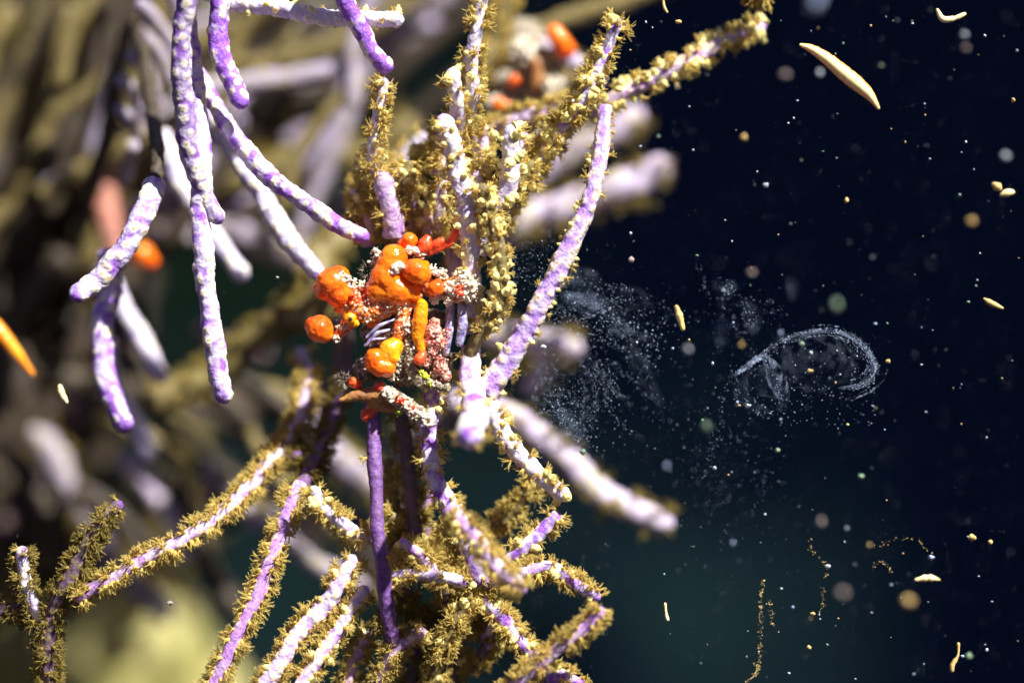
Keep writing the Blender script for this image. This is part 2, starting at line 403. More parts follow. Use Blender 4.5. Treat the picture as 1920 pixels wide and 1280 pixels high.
c = mix(n, l, mul(mul(mr(sx.outputs[2], .02, -.22), nse(n, l, 5.5, .36, .62, 1)), mr(sx.outputs[0], .40, .20)), c, (.0062, .0145, .0165))
l.new(c, em.inputs[0])
Vw = []; Fw = []
for i in range(25):
    for j in range(41):
        e = math.radians(-55+90*i/24); a = math.radians(-75+150*j/40); Vw.append((2.2*math.sin(a)*math.cos(e), 2.2*math.cos(a)*math.cos(e), 2.2*math.sin(e)))
for i in range(24):
    for j in range(40): k = i*41+j; Fw.append((k, k+1, k+42, k+41))
wo = mesh_obj('water', Vw, Fw, wm); wo['kind'] = 'structure'

# ---- smooth purple branches hanging at the upper left
coral('sea_plume', 'short bright purple finger hanging from the top edge with white bumps down its left', 'soft coral',
      [B([(416, -70, 0), (411, -10, 0), (409, 60, 0), (421, 120, 0), (442, 170, 0), (457, 204, -10)], r=18, purple=.63, strip=.35, pads=.9)], 'smooth coral fingers')
coral('sea_plume', 'bright purple finger reaching down from the top edge beside the bumpy white horizontal one', 'soft coral',
      [B([(610, -80, -30), (640, -15, -20), (668, 40, -10), (697, 95, 0), (733, 136, 0)], r=17, purple=.66, strip=.4, pads=.8)], 'smooth coral fingers')
coral('sea_plume', 'bumpy cream white finger running level along the top edge to a round knob end', 'soft coral',
      [B([(360, -25, 60), (440, 6, 50), (520, 18, 40), (600, 32, 30), (680, 38, 20), (758, 38, 10)], r=14, purple=.30, pads=1.5, lump=1.7, pol=.22, mix_=(0, .2, .8), psize=.8)], 'smooth coral fingers')
coral('sea_plume', 'spray of long smooth white and purple fingers fanning down from the upper left', 'soft coral', [
    B([(372, -80, -70), (352, 0, -60), (338, 100, -50), (342, 200, -30), (358, 300, -10), (385, 370, 0), (414, 418, 0)], r=17, mat='dusk', purple=.52, pads=1, name='finger', label='front finger, purple with white bands, dark toward the top'),
    B([(350, 20, 60), (364, 120, 50), (372, 220, 40), (378, 330, 10), (378, 430, 0), (388, 560, 0), (404, 670, 0), (424, 756, 0)], r=18, purple=.46, pads=1.2, name='finger', strip=.2),
    B([(352, 110, 120), (400, 195, 80), (450, 265, 40), (510, 335, 10), (585, 390, 0), (640, 425, 0), (690, 450, 0)], r=16, purple=.54, pads=.9, name='finger'),
    B([(365, 150, 260), (425, 262, 200), (480, 345, 170), (530, 435, 150), (604, 522, 120)], r=18, purple=.36, pads=.8, name='finger'),
    B([(300, 250, 420), (345, 350, 400), (385, 420, 380), (425, 475, 360), (463, 526, 350)], r=17, purple=.30, pads=.8, name='finger'),
], 'smooth coral fingers')
coral('sea_plume', 'curved purple and white finger bending down left beside the blurred orange patch', 'soft coral', [
    B([(292, 345, 60), (280, 385, 20), (240, 460, 0), (190, 520, 0), (132, 560, -20)], r=20, purple=.50, pads=1.0, name='finger'),
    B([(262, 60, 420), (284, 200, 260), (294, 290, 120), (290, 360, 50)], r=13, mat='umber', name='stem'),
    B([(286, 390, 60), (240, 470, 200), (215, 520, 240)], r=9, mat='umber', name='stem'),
    B([(206, 470, 240), (206, 545, 220), (190, 610, 190), (200, 700, 170), (218, 760, 150), (243, 812, 140)], r=20, purple=.52, pads=1.0, name='finger', strip=.3),
], 'smooth coral fingers')
coral('sea_plume', 'two pale blurred fingers drooping at lower left behind the purple finger', 'soft coral', [
    B([(190, 500, 520), (240, 590, 500), (280, 670, 480), (308, 716, 470)], r=17, purple=.34, pads=.8, name='finger', n=16, step=5),
    B([(190, 640, 560), (220, 740, 540), (262, 810, 520), (290, 865, 510)], r=19, purple=.30, pads=.8, name='finger', n=16, step=5),
], 'blurred fingers')
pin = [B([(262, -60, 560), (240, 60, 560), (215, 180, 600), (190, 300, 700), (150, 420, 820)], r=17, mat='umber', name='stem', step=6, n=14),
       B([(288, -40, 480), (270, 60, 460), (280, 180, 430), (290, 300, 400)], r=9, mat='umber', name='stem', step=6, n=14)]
for (x0, y0, x1, y1) in ((262, 5, 335, 110), (258, 58, 325, 160), (246, 102, 300, 205), (228, 150, 262, 215), (220, 205, 262, 265), (300, -30, 345, 70), (250, 270, 230, 350)):
    pin.append(B([(x0, y0, 430), ((x0+x1)/2+6, (y0+y1)/2-8, 470), (x1, y1, 500)], r=13, mat='far', purple=.38, pads=.7, name='pinna', step=6, n=14))
coral('sea_plume', 'feather shaped colony with a dark stem and pale short side fingers at upper left', 'soft coral', pin, 'blurred fingers')

# ---- polyp covered branches above the crab
tw0 = random.Random(5)
coral('sea_rod', 'long lavender rod arching down right of the crab with a spiky tip and stubby arm', 'soft coral', [
    B([(912, 732, 40, 22), (948, 680, 30, 20), (1000, 592, 20, 18), (1055, 490, 10, 16), (1105, 380, 10, 15), (1128, 270, 20, 14), (1134, 196, 30, 12)], r=19, mat='lil', purple=.54, pads=1.6, lump=1.4, pol=.34, mix_=(.2, .25, .55), strip=.35, pstrip=1.1, name='branch', tipcap=False, psize=.8),
    B([(950, 375, 120), (995, 318, 80), (1040, 252, 50), (1095, 185, 20), (1128, 112, 10), (1162, 34, 0)], r=13, purple=.50, pads=.7, pol=1.05, mix_=(.5, .2, .3), psize=1.25, name='branch'),
    B([(1104, 214, 130), (1165, 178, 120), (1250, 134, 120), (1335, 90, 140), (1395, 62, 150), (1436, 48, 160)], r=13, mat='pink', purple=.46, pads=1.3, pol=.95, mix_=(.1, .35, .55), psize=1.2, lump=1.4, name='branch', strip=.2),
], 'polyp covered rods', cap=98)
coral('sea_rod', 'white rod with golden polyp tufts coming down from the top edge centre', 'soft coral', [
    B([(868, 330, 90), (862, 260, 70), (888, 180, 30), (884, 110, 10), (896, 50, 0), (912, -30, 0)], r=14, purple=.32, name='branch', **FUZZ),
    B([(862, 250, 60), (856, 200, 20), (846, 128, -10)], r=14, purple=.36, pads=1, pol=.5, mix_=(.4, .3, .3), name='branch'),
], 'polyp covered rods')
coral('sea_rod', 'golden tufted rod left of centre whose white tip points at the purple finger end', 'soft coral', [
    B([(745, 450, 110), (722, 380, 80), (700, 300, 40), (706, 240, 20), (722, 146, 0)], r=13, purple=.36, name='branch', **FUZZ),
    B([(740, 445, 60), (735, 400, 50), (716, 322, 40)], r=20, mat='pink', purple=.42, pads=.5, pol=.35, name='branch', strip=.5),
    B([(690, 440, 160), (680, 390, 150), (672, 330, 150)], r=14, mat='olive', name='branch', pol=1.1, pads=.5, polmat='polyp'),
], 'polyp covered rods')
coral('sea_rod', 'knobby white rod with a purple tip standing straight above the orange crab', 'soft coral', [
    B([(880, 620, 60), (884, 520, 20), (880, 440, 0), (866, 350, -20), (850, 275, -20), (830, 214, -30)], r=17, purple=.34, pads=1.2, pol=.7, mix_=(.15, .3, .55), lump=1.3, strip=.1, name='branch', psize=1.05),
], 'polyp covered rods')
coral('sea_rod', 'short knobby white rod with purple crown between two taller ones', 'soft coral', [
    B([(900, 470, 70), (928, 398, 40), (948, 350, 20), (958, 300, 10), (956, 234, 0)], r=17, purple=.34, pads=1.2, pol=.6, mix_=(.05, .2, .75), lump=1.2, name='branch', psize=1.1),
    B([(955, 330, 60), (972, 290, 50), (984, 248, 50)], r=12, purple=.5, pads=.8, pol=.5, mix_=(.3, .3, .4), name='branch'),
], 'polyp covered rods')
coral('sea_rod', 'golden brown knobby rod curving down right of the crab into a dark joint', 'soft coral', [
    B([(880, 700, 40), (882, 655, 20), (920, 600, 0), (940, 540, -20), (934, 460, -30), (918, 400, -30), (902, 345, -40)], r=13, mat='olive', purple=.45, pads=.8, pol=1.7, mix_=(.1, .3, .6), name='branch', psize=.95, bare=((0, .22),)),
], 'polyp covered rods')
coral('sea_rod', 'row of fluffy golden rods packed behind the knobby white one', 'soft coral', [
    B([(775, 480, 120), (785, 400, 110), (800, 330, 110), (815, 262, 110)], r=13, mat='olive', purple=.36, name='branch', **FUZZ),
    B([(820, 470, 90), (826, 400, 70), (830, 320, 60), (825, 270, 60)], r=13, purple=.34, name='branch', **FUZZ),
    B([(770, 470, 200), (740, 380, 200), (755, 300, 240), (800, 250, 260)], r=12, mat='far', purple=.40, name='branch', pol=.45, pads=.6),
    B([(850, 560, 120), (850, 480, 120), (845, 400, 110), (838, 350, 100)], r=14, mat='lav', purple=.40, name='branch', pol=.45, pads=.8, mix_=(.3, .3, .4)),
], 'polyp covered rods')
tuft = []
for (x, y, x2, y2, dd) in ((760, 470, 775, 330, 170), (800, 480, 812, 350, 150), (690, 460, 665, 350, 190), (720, 440, 735, 330, 230), (850, 450, 856, 330, 130), (900, 420, 890, 320, 110), (930, 430, 985, 330, 160), (790, 400, 790, 270, 260), (655, 440, 690, 290, 180), (815, 330, 832, 215, 150), (905, 330, 915, 235, 120), (960, 380, 1000, 300, 100), (745, 420, 770, 300, 120), (830, 360, 850, 230, 220), (985, 350, 1050, 260, 130)):
    tuft.append(B([(x, y, dd*.55), ((x+x2)/2+tw0.uniform(-10, 10), (y+y2)/2, dd*.5), (x2, y2, dd*.5)], r=14, mat=tw0.choice(('lav', 'olive', 'pink')), purple=.40, name='twig', pol=1.1, pads=.7, mix_=(.6, .2, .2)))
coral('sea_rod', 'close thicket of short golden twigs filling the gaps just above the orange crab', 'soft coral', tuft, 'polyp covered rods')
coral('sea_rod', 'fuzzy golden rod crossing behind the rods at top centre, softly blurred', 'soft coral', [
    B([(860, 300, 220), (930, 245, 200), (1010, 215, 180), (1090, 190, 160)], r=20, mat='pink', purple=.3, name='branch', pol=1.1, pads=.5),
    B([(860, 210, 460), (900, 130, 440), (940, 40, 440), (960, -40, 440)], r=20, mat='olive', purple=.3, name='branch', pol=.7, pads=.5, step=5, n=16),
    B([(870, 180, 520), (960, 95, 480), (1050, 105, 450), (1130, 160, 420)], r=20, mat='far', purple=.4, name='branch', pol=.5, pads=.6, step=5, n=16),
], 'blurred rods')
coral('sea_rod', 'yellow fringed tip poking in at the top edge right of centre', 'soft coral', [
    B([(1360, -60, 120), (1410, -25, 90), (1450, -8, 70)], r=16, mat='olive', name='branch', pol=2.2, pads=.5, mix_=(1, 0, 0), psize=1.2),
], 'polyp covered rods')

# ---- below the crab
coral('sea_rod', 'smooth dark purple rod dropping straight down below the orange crab', 'soft coral', [
    B([(694, 745, 40), (702, 830, 10), (704, 920, -10), (708, 1000, -20), (718, 1080, -20), (734, 1190, 0), (738, 1250, 40)], r=14, mat='plum', purple=.56, pads=.0, pol=.03, name='branch', tipcap=False, lump=0),
], 'rods under the crab')
coral('sea_rod', 'dark gritty rods with golden tufts hanging between the two purple ones', 'soft coral', [
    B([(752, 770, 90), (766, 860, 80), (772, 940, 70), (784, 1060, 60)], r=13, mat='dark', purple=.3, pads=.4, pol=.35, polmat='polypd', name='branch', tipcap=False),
    B([(728, 860, 120), (738, 930, 110), (742, 1010, 100), (760, 1070, 100)], r=12, mat='olive', purple=.3, name='branch', tipcap=False, pol=.9, pads=.5, mix_=(.5, .4, .1)),
], 'rods under the crab')
coral('sea_rod', 'purple and white rod leaving the right side of the crab downward through golden tufts', 'soft coral', [
    B([(822, 710, 60), (804, 790, 30), (806, 850, 20), (824, 910, 10), (856, 970, 0), (880, 1030, 0), (905, 1090, 10)], r=16, purple=.52, pads=1, name='branch', tipcap=False, pol=.6, mix_=(.5, .3, .2), strip=.3, psize=.9),
    B([(840, 950, -120), (890, 1010, -130), (930, 1060, -140), (985, 1110, -150)], r=19, mat='pink', purple=.42, pads=.8, pol=1.1, mix_=(.6, .3, .1), name='branch', strip=.3),
    B([(905, 1085, 10), (870, 1090, 10), (845, 1083, -20), (780, 1078, 10), (728, 1078, 20)], r=13, mat='lav', purple=.5, pads=.8, pol=.7, name='branch'),
], 'rods under the crab')
coral('sea_rod', 'thick blunt purple and cream tip pointing toward the viewer below right of the crab', 'soft coral', [
    B([(884, 655, 40, 17), (884, 720, 0, 21), (890, 770, -80, 23), (884, 806, -170, 25), (878, 830, -230, 26)], r=23, purple=.46, pads=1.1, pol=.22, mix_=(.2, .4, .4), lump=1.2, name='branch', strip=.25),
    B([(905, 735, 40), (930, 785, 20), (965, 840, 10), (1010, 890, 0), (1066, 936, 0)], r=15, purple=.38, pads=1.1, pol=.55, mix_=(.35, .35, .3), lump=1.3, name='branch', strip=.1),
], 'rods under the crab')
coral('sea_rod', 'short rod with violet eye like tip and pale fringe left of the dark purple rod', 'soft coral', [
    B([(700, 1010, 30), (655, 990, 0), (615, 955, -10), (584, 912, -20)], r=15, purple=.34, strip=.2, name='branch', **FUZZ),
], 'lower fringed rods')
coral('sea_rod', 'long fringed rod with a bright purple midline running down to the bottom edge', 'soft coral', [
    B([(566, 905, 60), (545, 950, 40), (520, 1020, 20), (480, 1120, 0), (440, 1200, -10), (385, 1310, -10)], r=15, mat='pink', purple=.54, pads=.8, pol=1.15, mix_=(.85, .15, 0), strip=.55, name='branch', tipcap=False),
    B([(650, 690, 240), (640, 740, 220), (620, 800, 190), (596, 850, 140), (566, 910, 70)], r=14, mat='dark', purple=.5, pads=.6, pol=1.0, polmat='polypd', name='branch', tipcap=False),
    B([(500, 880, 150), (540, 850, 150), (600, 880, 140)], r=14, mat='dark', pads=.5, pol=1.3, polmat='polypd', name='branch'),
    B([(600, 760, 260), (575, 690, 280), (560, 650, 300)], r=14, mat='far', purple=.5, pads=.7, pol=.5, name='branch'),
], 'lower fringed rods')
coral('sea_rod', 'fringed rod sloping from centre down to the left with pink and purple patches', 'soft coral', [
    B([(585, 690, 240), (560, 790, 200), (510, 860, 130), (440, 940, 60), (350, 1005, 10), (250, 1060, 0), (140, 1125, 0)], r=15, mat='pink', purple=.43, pads=.9, pol=1.15, mix_=(.8, .2, 0), strip=.3, name='branch'),
    B([(560, 800, 180), (600, 860, 150), (570, 900, 150)], r=16, mat='olive', name='branch', pol=1.1, pads=.5, polmat='polypd'),
], 'lower fringed rods')
coral('sea_rod', 'dark forked rod with violet tips at the lower left corner', 'soft coral', [
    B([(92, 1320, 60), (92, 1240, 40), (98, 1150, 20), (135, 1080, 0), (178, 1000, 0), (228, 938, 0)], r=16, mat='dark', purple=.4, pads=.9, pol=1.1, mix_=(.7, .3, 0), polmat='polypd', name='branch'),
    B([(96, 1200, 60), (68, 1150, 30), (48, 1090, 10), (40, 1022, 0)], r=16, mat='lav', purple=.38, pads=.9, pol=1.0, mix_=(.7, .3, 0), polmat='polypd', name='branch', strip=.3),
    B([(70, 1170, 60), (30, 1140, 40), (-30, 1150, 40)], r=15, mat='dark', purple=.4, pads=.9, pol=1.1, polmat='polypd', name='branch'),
], 'lower fringed rods')
coral('sea_rod', 'pale rod with ring shaped pores sloping to the bottom edge, upper of a pair', 'soft coral', [
    B([(470, 1320, -20), (520, 1250, -20), (570, 1180, -10), (620, 1120, 0), (668, 1038, 10)], r=17, mat='lil', purple=.46, pads=1.5, lump=1.6, pol=.9, mix_=(.7, .2, .1), strip=.08, pstrip=.8, name='branch'),
], 'lower fringed rods')
coral('sea_rod', 'pale rod with ring shaped pores sloping to the bottom edge, lower of a pair', 'soft coral', [
    B([(545, 1320, -30), (580, 1260, -20), (625, 1195, -10), (655, 1145, 0), (688, 1098, 10)], r=14, mat='lil', purple=.50, pads=1.4, lump=1.5, pol=1.0, mix_=(.7, .2, .1), strip=.08, pstrip=.7, name='branch'),
], 'lower fringed rods')
mass = []
for (pth, mt, pm) in (([(800, 1330, 60), (820, 1240, 40), (850, 1170, 20), (880, 1100, 20), (860, 1020, 30)], 'olive', 'polyp'),
                      ([(700, 1330, 30), (720, 1260, 20), (745, 1210, 10), (800, 1180, 30)], 'pink', 'polyp'),
                      ([(760, 1320, 110), (775, 1230, 110), (770, 1150, 110), (750, 1060, 110)], 'dark', 'polypd'),
                      ([(640, 1330, 70), (660, 1250, 60), (690, 1180, 60)], 'pink', 'polyp'),
                      ([(850, 1320, 120), (850, 1200, 110), (830, 1100, 100), (800, 1010, 100), (820, 980, 120)], 'dark', 'polyp'),
                      ([(900, 1200, 90), (880, 1140, 80), (900, 1060, 60)], 'olive', 'polyp')):
    mass.append(B(pth, r=15, mat=mt, purple=.52, pads=.8, pol=1.25, mix_=(.75, .2, .05), polmat=pm, name='branch'))
tw = random.Random(77)
for i in range(13):
    x = tw.uniform(690, 930); y = tw.uniform(980, 1270); a = tw.uniform(-2.6, -.5); L_ = tw.uniform(60, 130); dd = tw.uniform(20, 130)
    mass.append(B([(x, y, dd), (x+math.cos(a)*L_*.5+tw.uniform(-14, 14), y+math.sin(a)*L_*.5, dd-15), (x+math.cos(a)*L_, y+math.sin(a)*L_, dd-20)], r=13, mat=tw.choice(('pink', 'olive', 'lav', 'dark')), purple=.48, pads=.8, pol=1.2, mix_=(.75, .2, .05), polmat=tw.choice(('polyp', 'polyp', 'polypd')), name='twig'))
coral('sea_rod', 'crowded golden tufts where the lower rods meet at the bottom centre', 'soft coral', mass, 'lower fringed rods', cap=99)
coral('sea_rod', 'short fringed rod reaching up right toward the drooping polyp tip', 'soft coral', [
    B([(925, 1070, 20), (975, 1030, 0), (1010, 1000, 0), (1050, 958, 0)], r=15, mat='lav', purple=.5, pads=.9, pol=.75, mix_=(.75, .15, .1), strip=.4, name='branch'),
], 'lower fringed rods')
coral('sea_rod', 'bright purple rod with a sharp tip ending furthest right in the lower tangle', 'soft coral', [
    B([(900, 1095, 40), (960, 1078, 0), (1030, 1062, 0), (1065, 1085, 0), (1127, 1122, 0)], r=13, mat='lav', purple=.50, pads=.7, pol=.9, mix_=(.75, .2, .05), strip=.55, name='branch'),
], 'lower fringed rods')
coral('sea_rod', 'crossing purple rods with golden fringe at the bottom right of the tangle', 'soft coral', [
    B([(900, 1120, 40), (940, 1155, 10), (980, 1205, 0), (1030, 1260, 0), (1075, 1320, 0)], r=14, mat='lav', purple=.50, pads=.8, pol=1.0, mix_=(.6, .25, .15), strip=.6, name='branch'),
    B([(930, 1310, -60), (985, 1265, -70), (1045, 1215, -80), (1090, 1180, -90), (1132, 1140, -100)], r=14, mat='pink', purple=.50, pads=.7, pol=1.1, mix_=(.8, .2, 0), strip=.3, name='branch'),
    B([(1000, 1290, 30), (1050, 1265, 0), (1095, 1290, 0)], r=14, mat='lav', purple=.62, pads=.6, pol=.7, name='branch', strip=.5),
], 'lower fringed rods')

# ---- blurred branches behind
FAR = [
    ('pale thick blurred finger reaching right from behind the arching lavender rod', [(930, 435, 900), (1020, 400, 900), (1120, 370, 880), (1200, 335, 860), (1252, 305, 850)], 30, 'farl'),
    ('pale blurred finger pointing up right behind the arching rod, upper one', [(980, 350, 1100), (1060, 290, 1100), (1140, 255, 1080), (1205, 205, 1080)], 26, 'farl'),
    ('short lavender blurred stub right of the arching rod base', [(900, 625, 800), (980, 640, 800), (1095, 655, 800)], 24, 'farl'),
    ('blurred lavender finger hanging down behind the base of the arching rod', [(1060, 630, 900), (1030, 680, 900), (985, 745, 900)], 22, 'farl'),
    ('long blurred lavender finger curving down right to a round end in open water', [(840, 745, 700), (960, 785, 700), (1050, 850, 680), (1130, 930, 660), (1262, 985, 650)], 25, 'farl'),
    ('blurred pale finger lying level at the upper left behind the purple fingers', [(330, 175, 700), (430, 160, 700), (530, 150, 700), (645, 130, 700)], 19, 'far'),
    ('blurred olive rod running level behind the upper left fingers', [(380, 350, 1000), (480, 325, 1000), (580, 300, 1000), (680, 290, 1000), (790, 230, 1000)], 30, 'olive'),
    ('blurred lavender rod behind the long hanging finger', [(230, 425, 900), (340, 420, 900), (450, 435, 900), (580, 490, 900)], 28, 'far'),
    ('olive brown blurred rod sloping up to the crab from lower left', [(280, 760, 600), (400, 700, 600), (480, 630, 560), (560, 570, 520), (640, 545, 500)], 27, 'olive'),
    ('olive blurred rod curling behind the left orange lump', [(560, 620, 420), (600, 560, 420), (600, 480, 460), (660, 440, 500)], 30, 'olive'),
    ('blurred pale short finger below the hanging rods at left', [(520, 1000, 700), (570, 1040, 700), (640, 1080, 700), (690, 1100, 700)], 18, 'far'),
    ('blurred pale stub between the two sloping fringed rods', [(380, 880, 750), (440, 930, 750), (500, 975, 750), (610, 985, 750)], 22, 'far'),
    ('blurred lavender finger at far left middle slanting down', [(70, 800, 1000), (120, 890, 1000), (160, 960, 1000), (220, 1020, 1000)], 24, 'far'),
    ('blurred grey finger above the sloping fringed rod base', [(180, 1020, 1100), (250, 1090, 1100), (320, 1170, 1100)], 20, 'far'),
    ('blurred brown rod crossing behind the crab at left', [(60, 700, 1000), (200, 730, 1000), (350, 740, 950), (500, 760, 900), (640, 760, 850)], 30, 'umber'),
    ('blurred pale rod behind the lower rods left of centre', [(570, 790, 800), (620, 850, 800), (680, 900, 800), (760, 950, 800)], 28, 'far'),
    ('blurred lavender rod passing right behind the thick blunt tip', [(740, 860, 1000), (800, 800, 1000), (860, 770, 1000), (960, 800, 1000)], 24, 'far'),
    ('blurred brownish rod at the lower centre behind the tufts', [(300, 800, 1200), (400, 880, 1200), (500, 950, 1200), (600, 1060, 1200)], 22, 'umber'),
    ('blurred purple brown rod right behind the crab body', [(640, 600, 360), (640, 680, 340), (620, 760, 320), (600, 850, 300)], 18, 'dark'),
    ('small pale blurred tip at the top edge right of the fringed tip', [(1560, -60, -700), (1540, -20, -700), (1525, 18, -700)], 12, 'snowb'),
    ('pale blurred rod crossing at the top centre in front of the open water', [(990, 60, 700), (1080, 30, 700), (1200, -10, 700), (1300, -40, 700)], 18, 'olive'),
]
for lab, pth, r, mt in FAR:
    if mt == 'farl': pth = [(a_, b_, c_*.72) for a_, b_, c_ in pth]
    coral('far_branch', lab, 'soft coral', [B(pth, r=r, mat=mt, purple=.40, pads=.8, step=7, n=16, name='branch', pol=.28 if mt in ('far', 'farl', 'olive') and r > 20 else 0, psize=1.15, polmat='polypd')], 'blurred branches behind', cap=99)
# deep backdrop of a large bush of branches, seen only as soft streaks
def bushlist(seed, n, cx, cy, w, h, d0, d1, ang0, ang1, mats, r0=16, r1=30, ln=(160, 380)):
    rr = random.Random(seed); out = []
    for i in range(n):
        x = cx+rr.uniform(-w, w); y = cy+rr.uniform(-h, h); d = rr.uniform(d0, d1); a = math.radians(rr.uniform(ang0, ang1)); L_ = rr.uniform(*ln); cv = rr.uniform(-.5, .5)
        p = []
        for k in range(4):
            t = k/3; aa = a+cv*(t-.5); p.append((x+math.cos(aa)*L_*(t-.5), y-math.sin(aa)*L_*(t-.5), d))
        out.append(B(p, r=rr.uniform(r0, r1), mat=rr.choice(mats), purple=.42, pads=.7, step=9, n=12, name='branch'))
    return out
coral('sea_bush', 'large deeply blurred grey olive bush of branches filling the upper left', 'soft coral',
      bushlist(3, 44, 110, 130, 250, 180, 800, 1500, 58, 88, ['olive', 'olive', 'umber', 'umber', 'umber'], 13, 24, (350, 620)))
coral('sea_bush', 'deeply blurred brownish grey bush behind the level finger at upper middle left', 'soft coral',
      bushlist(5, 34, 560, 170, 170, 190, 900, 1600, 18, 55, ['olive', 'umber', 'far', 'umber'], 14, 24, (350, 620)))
coral('sea_bush', 'blurred bush of branches along the left edge, shade put into its dark brown', 'soft coral',
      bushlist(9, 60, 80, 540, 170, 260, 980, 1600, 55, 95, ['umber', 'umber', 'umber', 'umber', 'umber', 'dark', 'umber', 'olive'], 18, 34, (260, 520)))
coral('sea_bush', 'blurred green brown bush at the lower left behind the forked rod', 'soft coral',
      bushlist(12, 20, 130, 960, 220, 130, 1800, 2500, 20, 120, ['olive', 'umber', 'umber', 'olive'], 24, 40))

coral('sea_bush', 'criss crossing pale blurred fingers behind the purple spray at upper left', 'soft coral',
      bushlist(31, 20, 420, 170, 270, 180, 600, 1000, 25, 75, ['far', 'olive', 'olive', 'umber', 'far'], 11, 18, (250, 460)))
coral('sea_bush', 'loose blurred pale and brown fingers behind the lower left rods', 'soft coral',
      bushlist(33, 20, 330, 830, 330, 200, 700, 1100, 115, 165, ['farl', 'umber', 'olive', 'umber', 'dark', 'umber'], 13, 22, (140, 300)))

# reef rocks far behind
def rock(name, label, pts, mat, seed, d, flat=.5):
    mb = MB(); v, f = ICO[3]; rr = random.Random(seed); root = P(pts[0][0], pts[0][1], d)
    for (x, y, rad) in pts:
        c = P(x, y, d+rr.uniform(-80, 80)); Rr = rad*PX*fz(d)
        vv = v.copy(); k = np.array([noise.noise(Vector(q*1.7)+Vector((x, y, 0))) + .5*noise.noise(Vector(q*4.3)+Vector((y, x, 0))) for q in vv])
        mb.add(vv*(1+.38*k[:, None])*Rr*np.array([1, .7, 1]) + c - root, f)
    v, f = mb.out(); o = mesh_obj(name, v, f, mat, loc=root); return tag(o, None, None, None, 'structure')
rock('seabed', 'lumpy mustard and cream reef rock blurred along the lower left edge', [(20, 1230, 120), (150, 1290, 130), (290, 1230, 105), (370, 1320, 110), (220, 1170, 70), (-60, 1120, 110)], M['rocky'], 4, 2300)
rock('reef_slope', 'deeply blurred dark reef rock behind the upper left bush', [(60, 80, 260), (-120, 300, 260), (260, 180, 200), (520, 120, 190), (620, 20, 160)], M['rock'], 5, 3000)
rock('reef_slope', 'reef rock behind the left bush, shade put into its near black colour', [(-40, 520, 260), (40, 720, 190), (120, 420, 160), (150, 560, 120)], M['rock_shade'], 6, 2500)
tag_s = rock('reef_slope', 'dim green reef rock blurred at the left below the middle', [(-20, 960, 170), (120, 1040, 110)], M['rock'], 7, 2600)

# ------------------------------------------------------------------ blobs by voxel remesh
def blob(name, sph, mat, parent, vox=1.6, smooth=5, disp=0, dscale=9, label=None):
    """sph: (px,py,d,r) spheres or ((..),(..)) capsule pairs, merged into one skin."""
    mb = MB(); v, f = ICO[3]
    def put(q):
        F = fz(q[2]); mb.add(v*q[3]*F + np.array([(q[0]-960)*F, q[2], (640-q[1])*F]), f)
    for q in sph:
        if isinstance(q[0], tuple):
            a, b = np.array(q[0], float), np.array(q[1], float); k = max(2, int(np.linalg.norm(b[:3]-a[:3])/(.3*min(a[3], b[3])))+1)
            for i in range(k+1): put(a+(b-a)*i/k)
        else: put(q)
    vv, ff = mb.out()
    me = bpy.data.meshes.new('tmp'); me.from_pydata([tuple(x) for x in vv], [], ff); o = bpy.data.objects.new('tmp', me); COL.objects.link(o)
    m = o.modifiers.new('r', 'REMESH'); m.mode = 'VOXEL'; m.voxel_size = vox
    m = o.modifiers.new('s', 'SMOOTH'); m.factor = .5; m.iterations = smooth
    dg = bpy.context.evaluated_depsgraph_get(); me2 = bpy.data.meshes.new_from_object(o.evaluated_get(dg))
    bpy.data.objects.remove(o)
    co = np.empty(len(me2.vertices)*3); me2.vertices.foreach_get('co', co); co = co.reshape(-1, 3)
    if disp:
        no = np.empty(len(me2.vertices)*3); me2.vertices.foreach_get('normal', no); no = no.reshape(-1, 3)
        k = np.array([noise.noise(Vector(p/dscale)) + .6*noise.noise(Vector(p/(dscale*.4))) for p in co]); co = co + no*(k*disp)[:, None]
    co = co*PX - np.array(parent.location); me2.vertices.foreach_set('co', co.ravel())
    me2.polygons.foreach_set('use_smooth', [True]*len(me2.polygons)); me2.materials.clear(); me2.materials.append(mat); me2.name = name; me2.update()
    ob = bpy.data.objects.new(name, me2); COL.objects.link(ob); ob.parent = parent
    if label: ob['label'] = label
    return ob
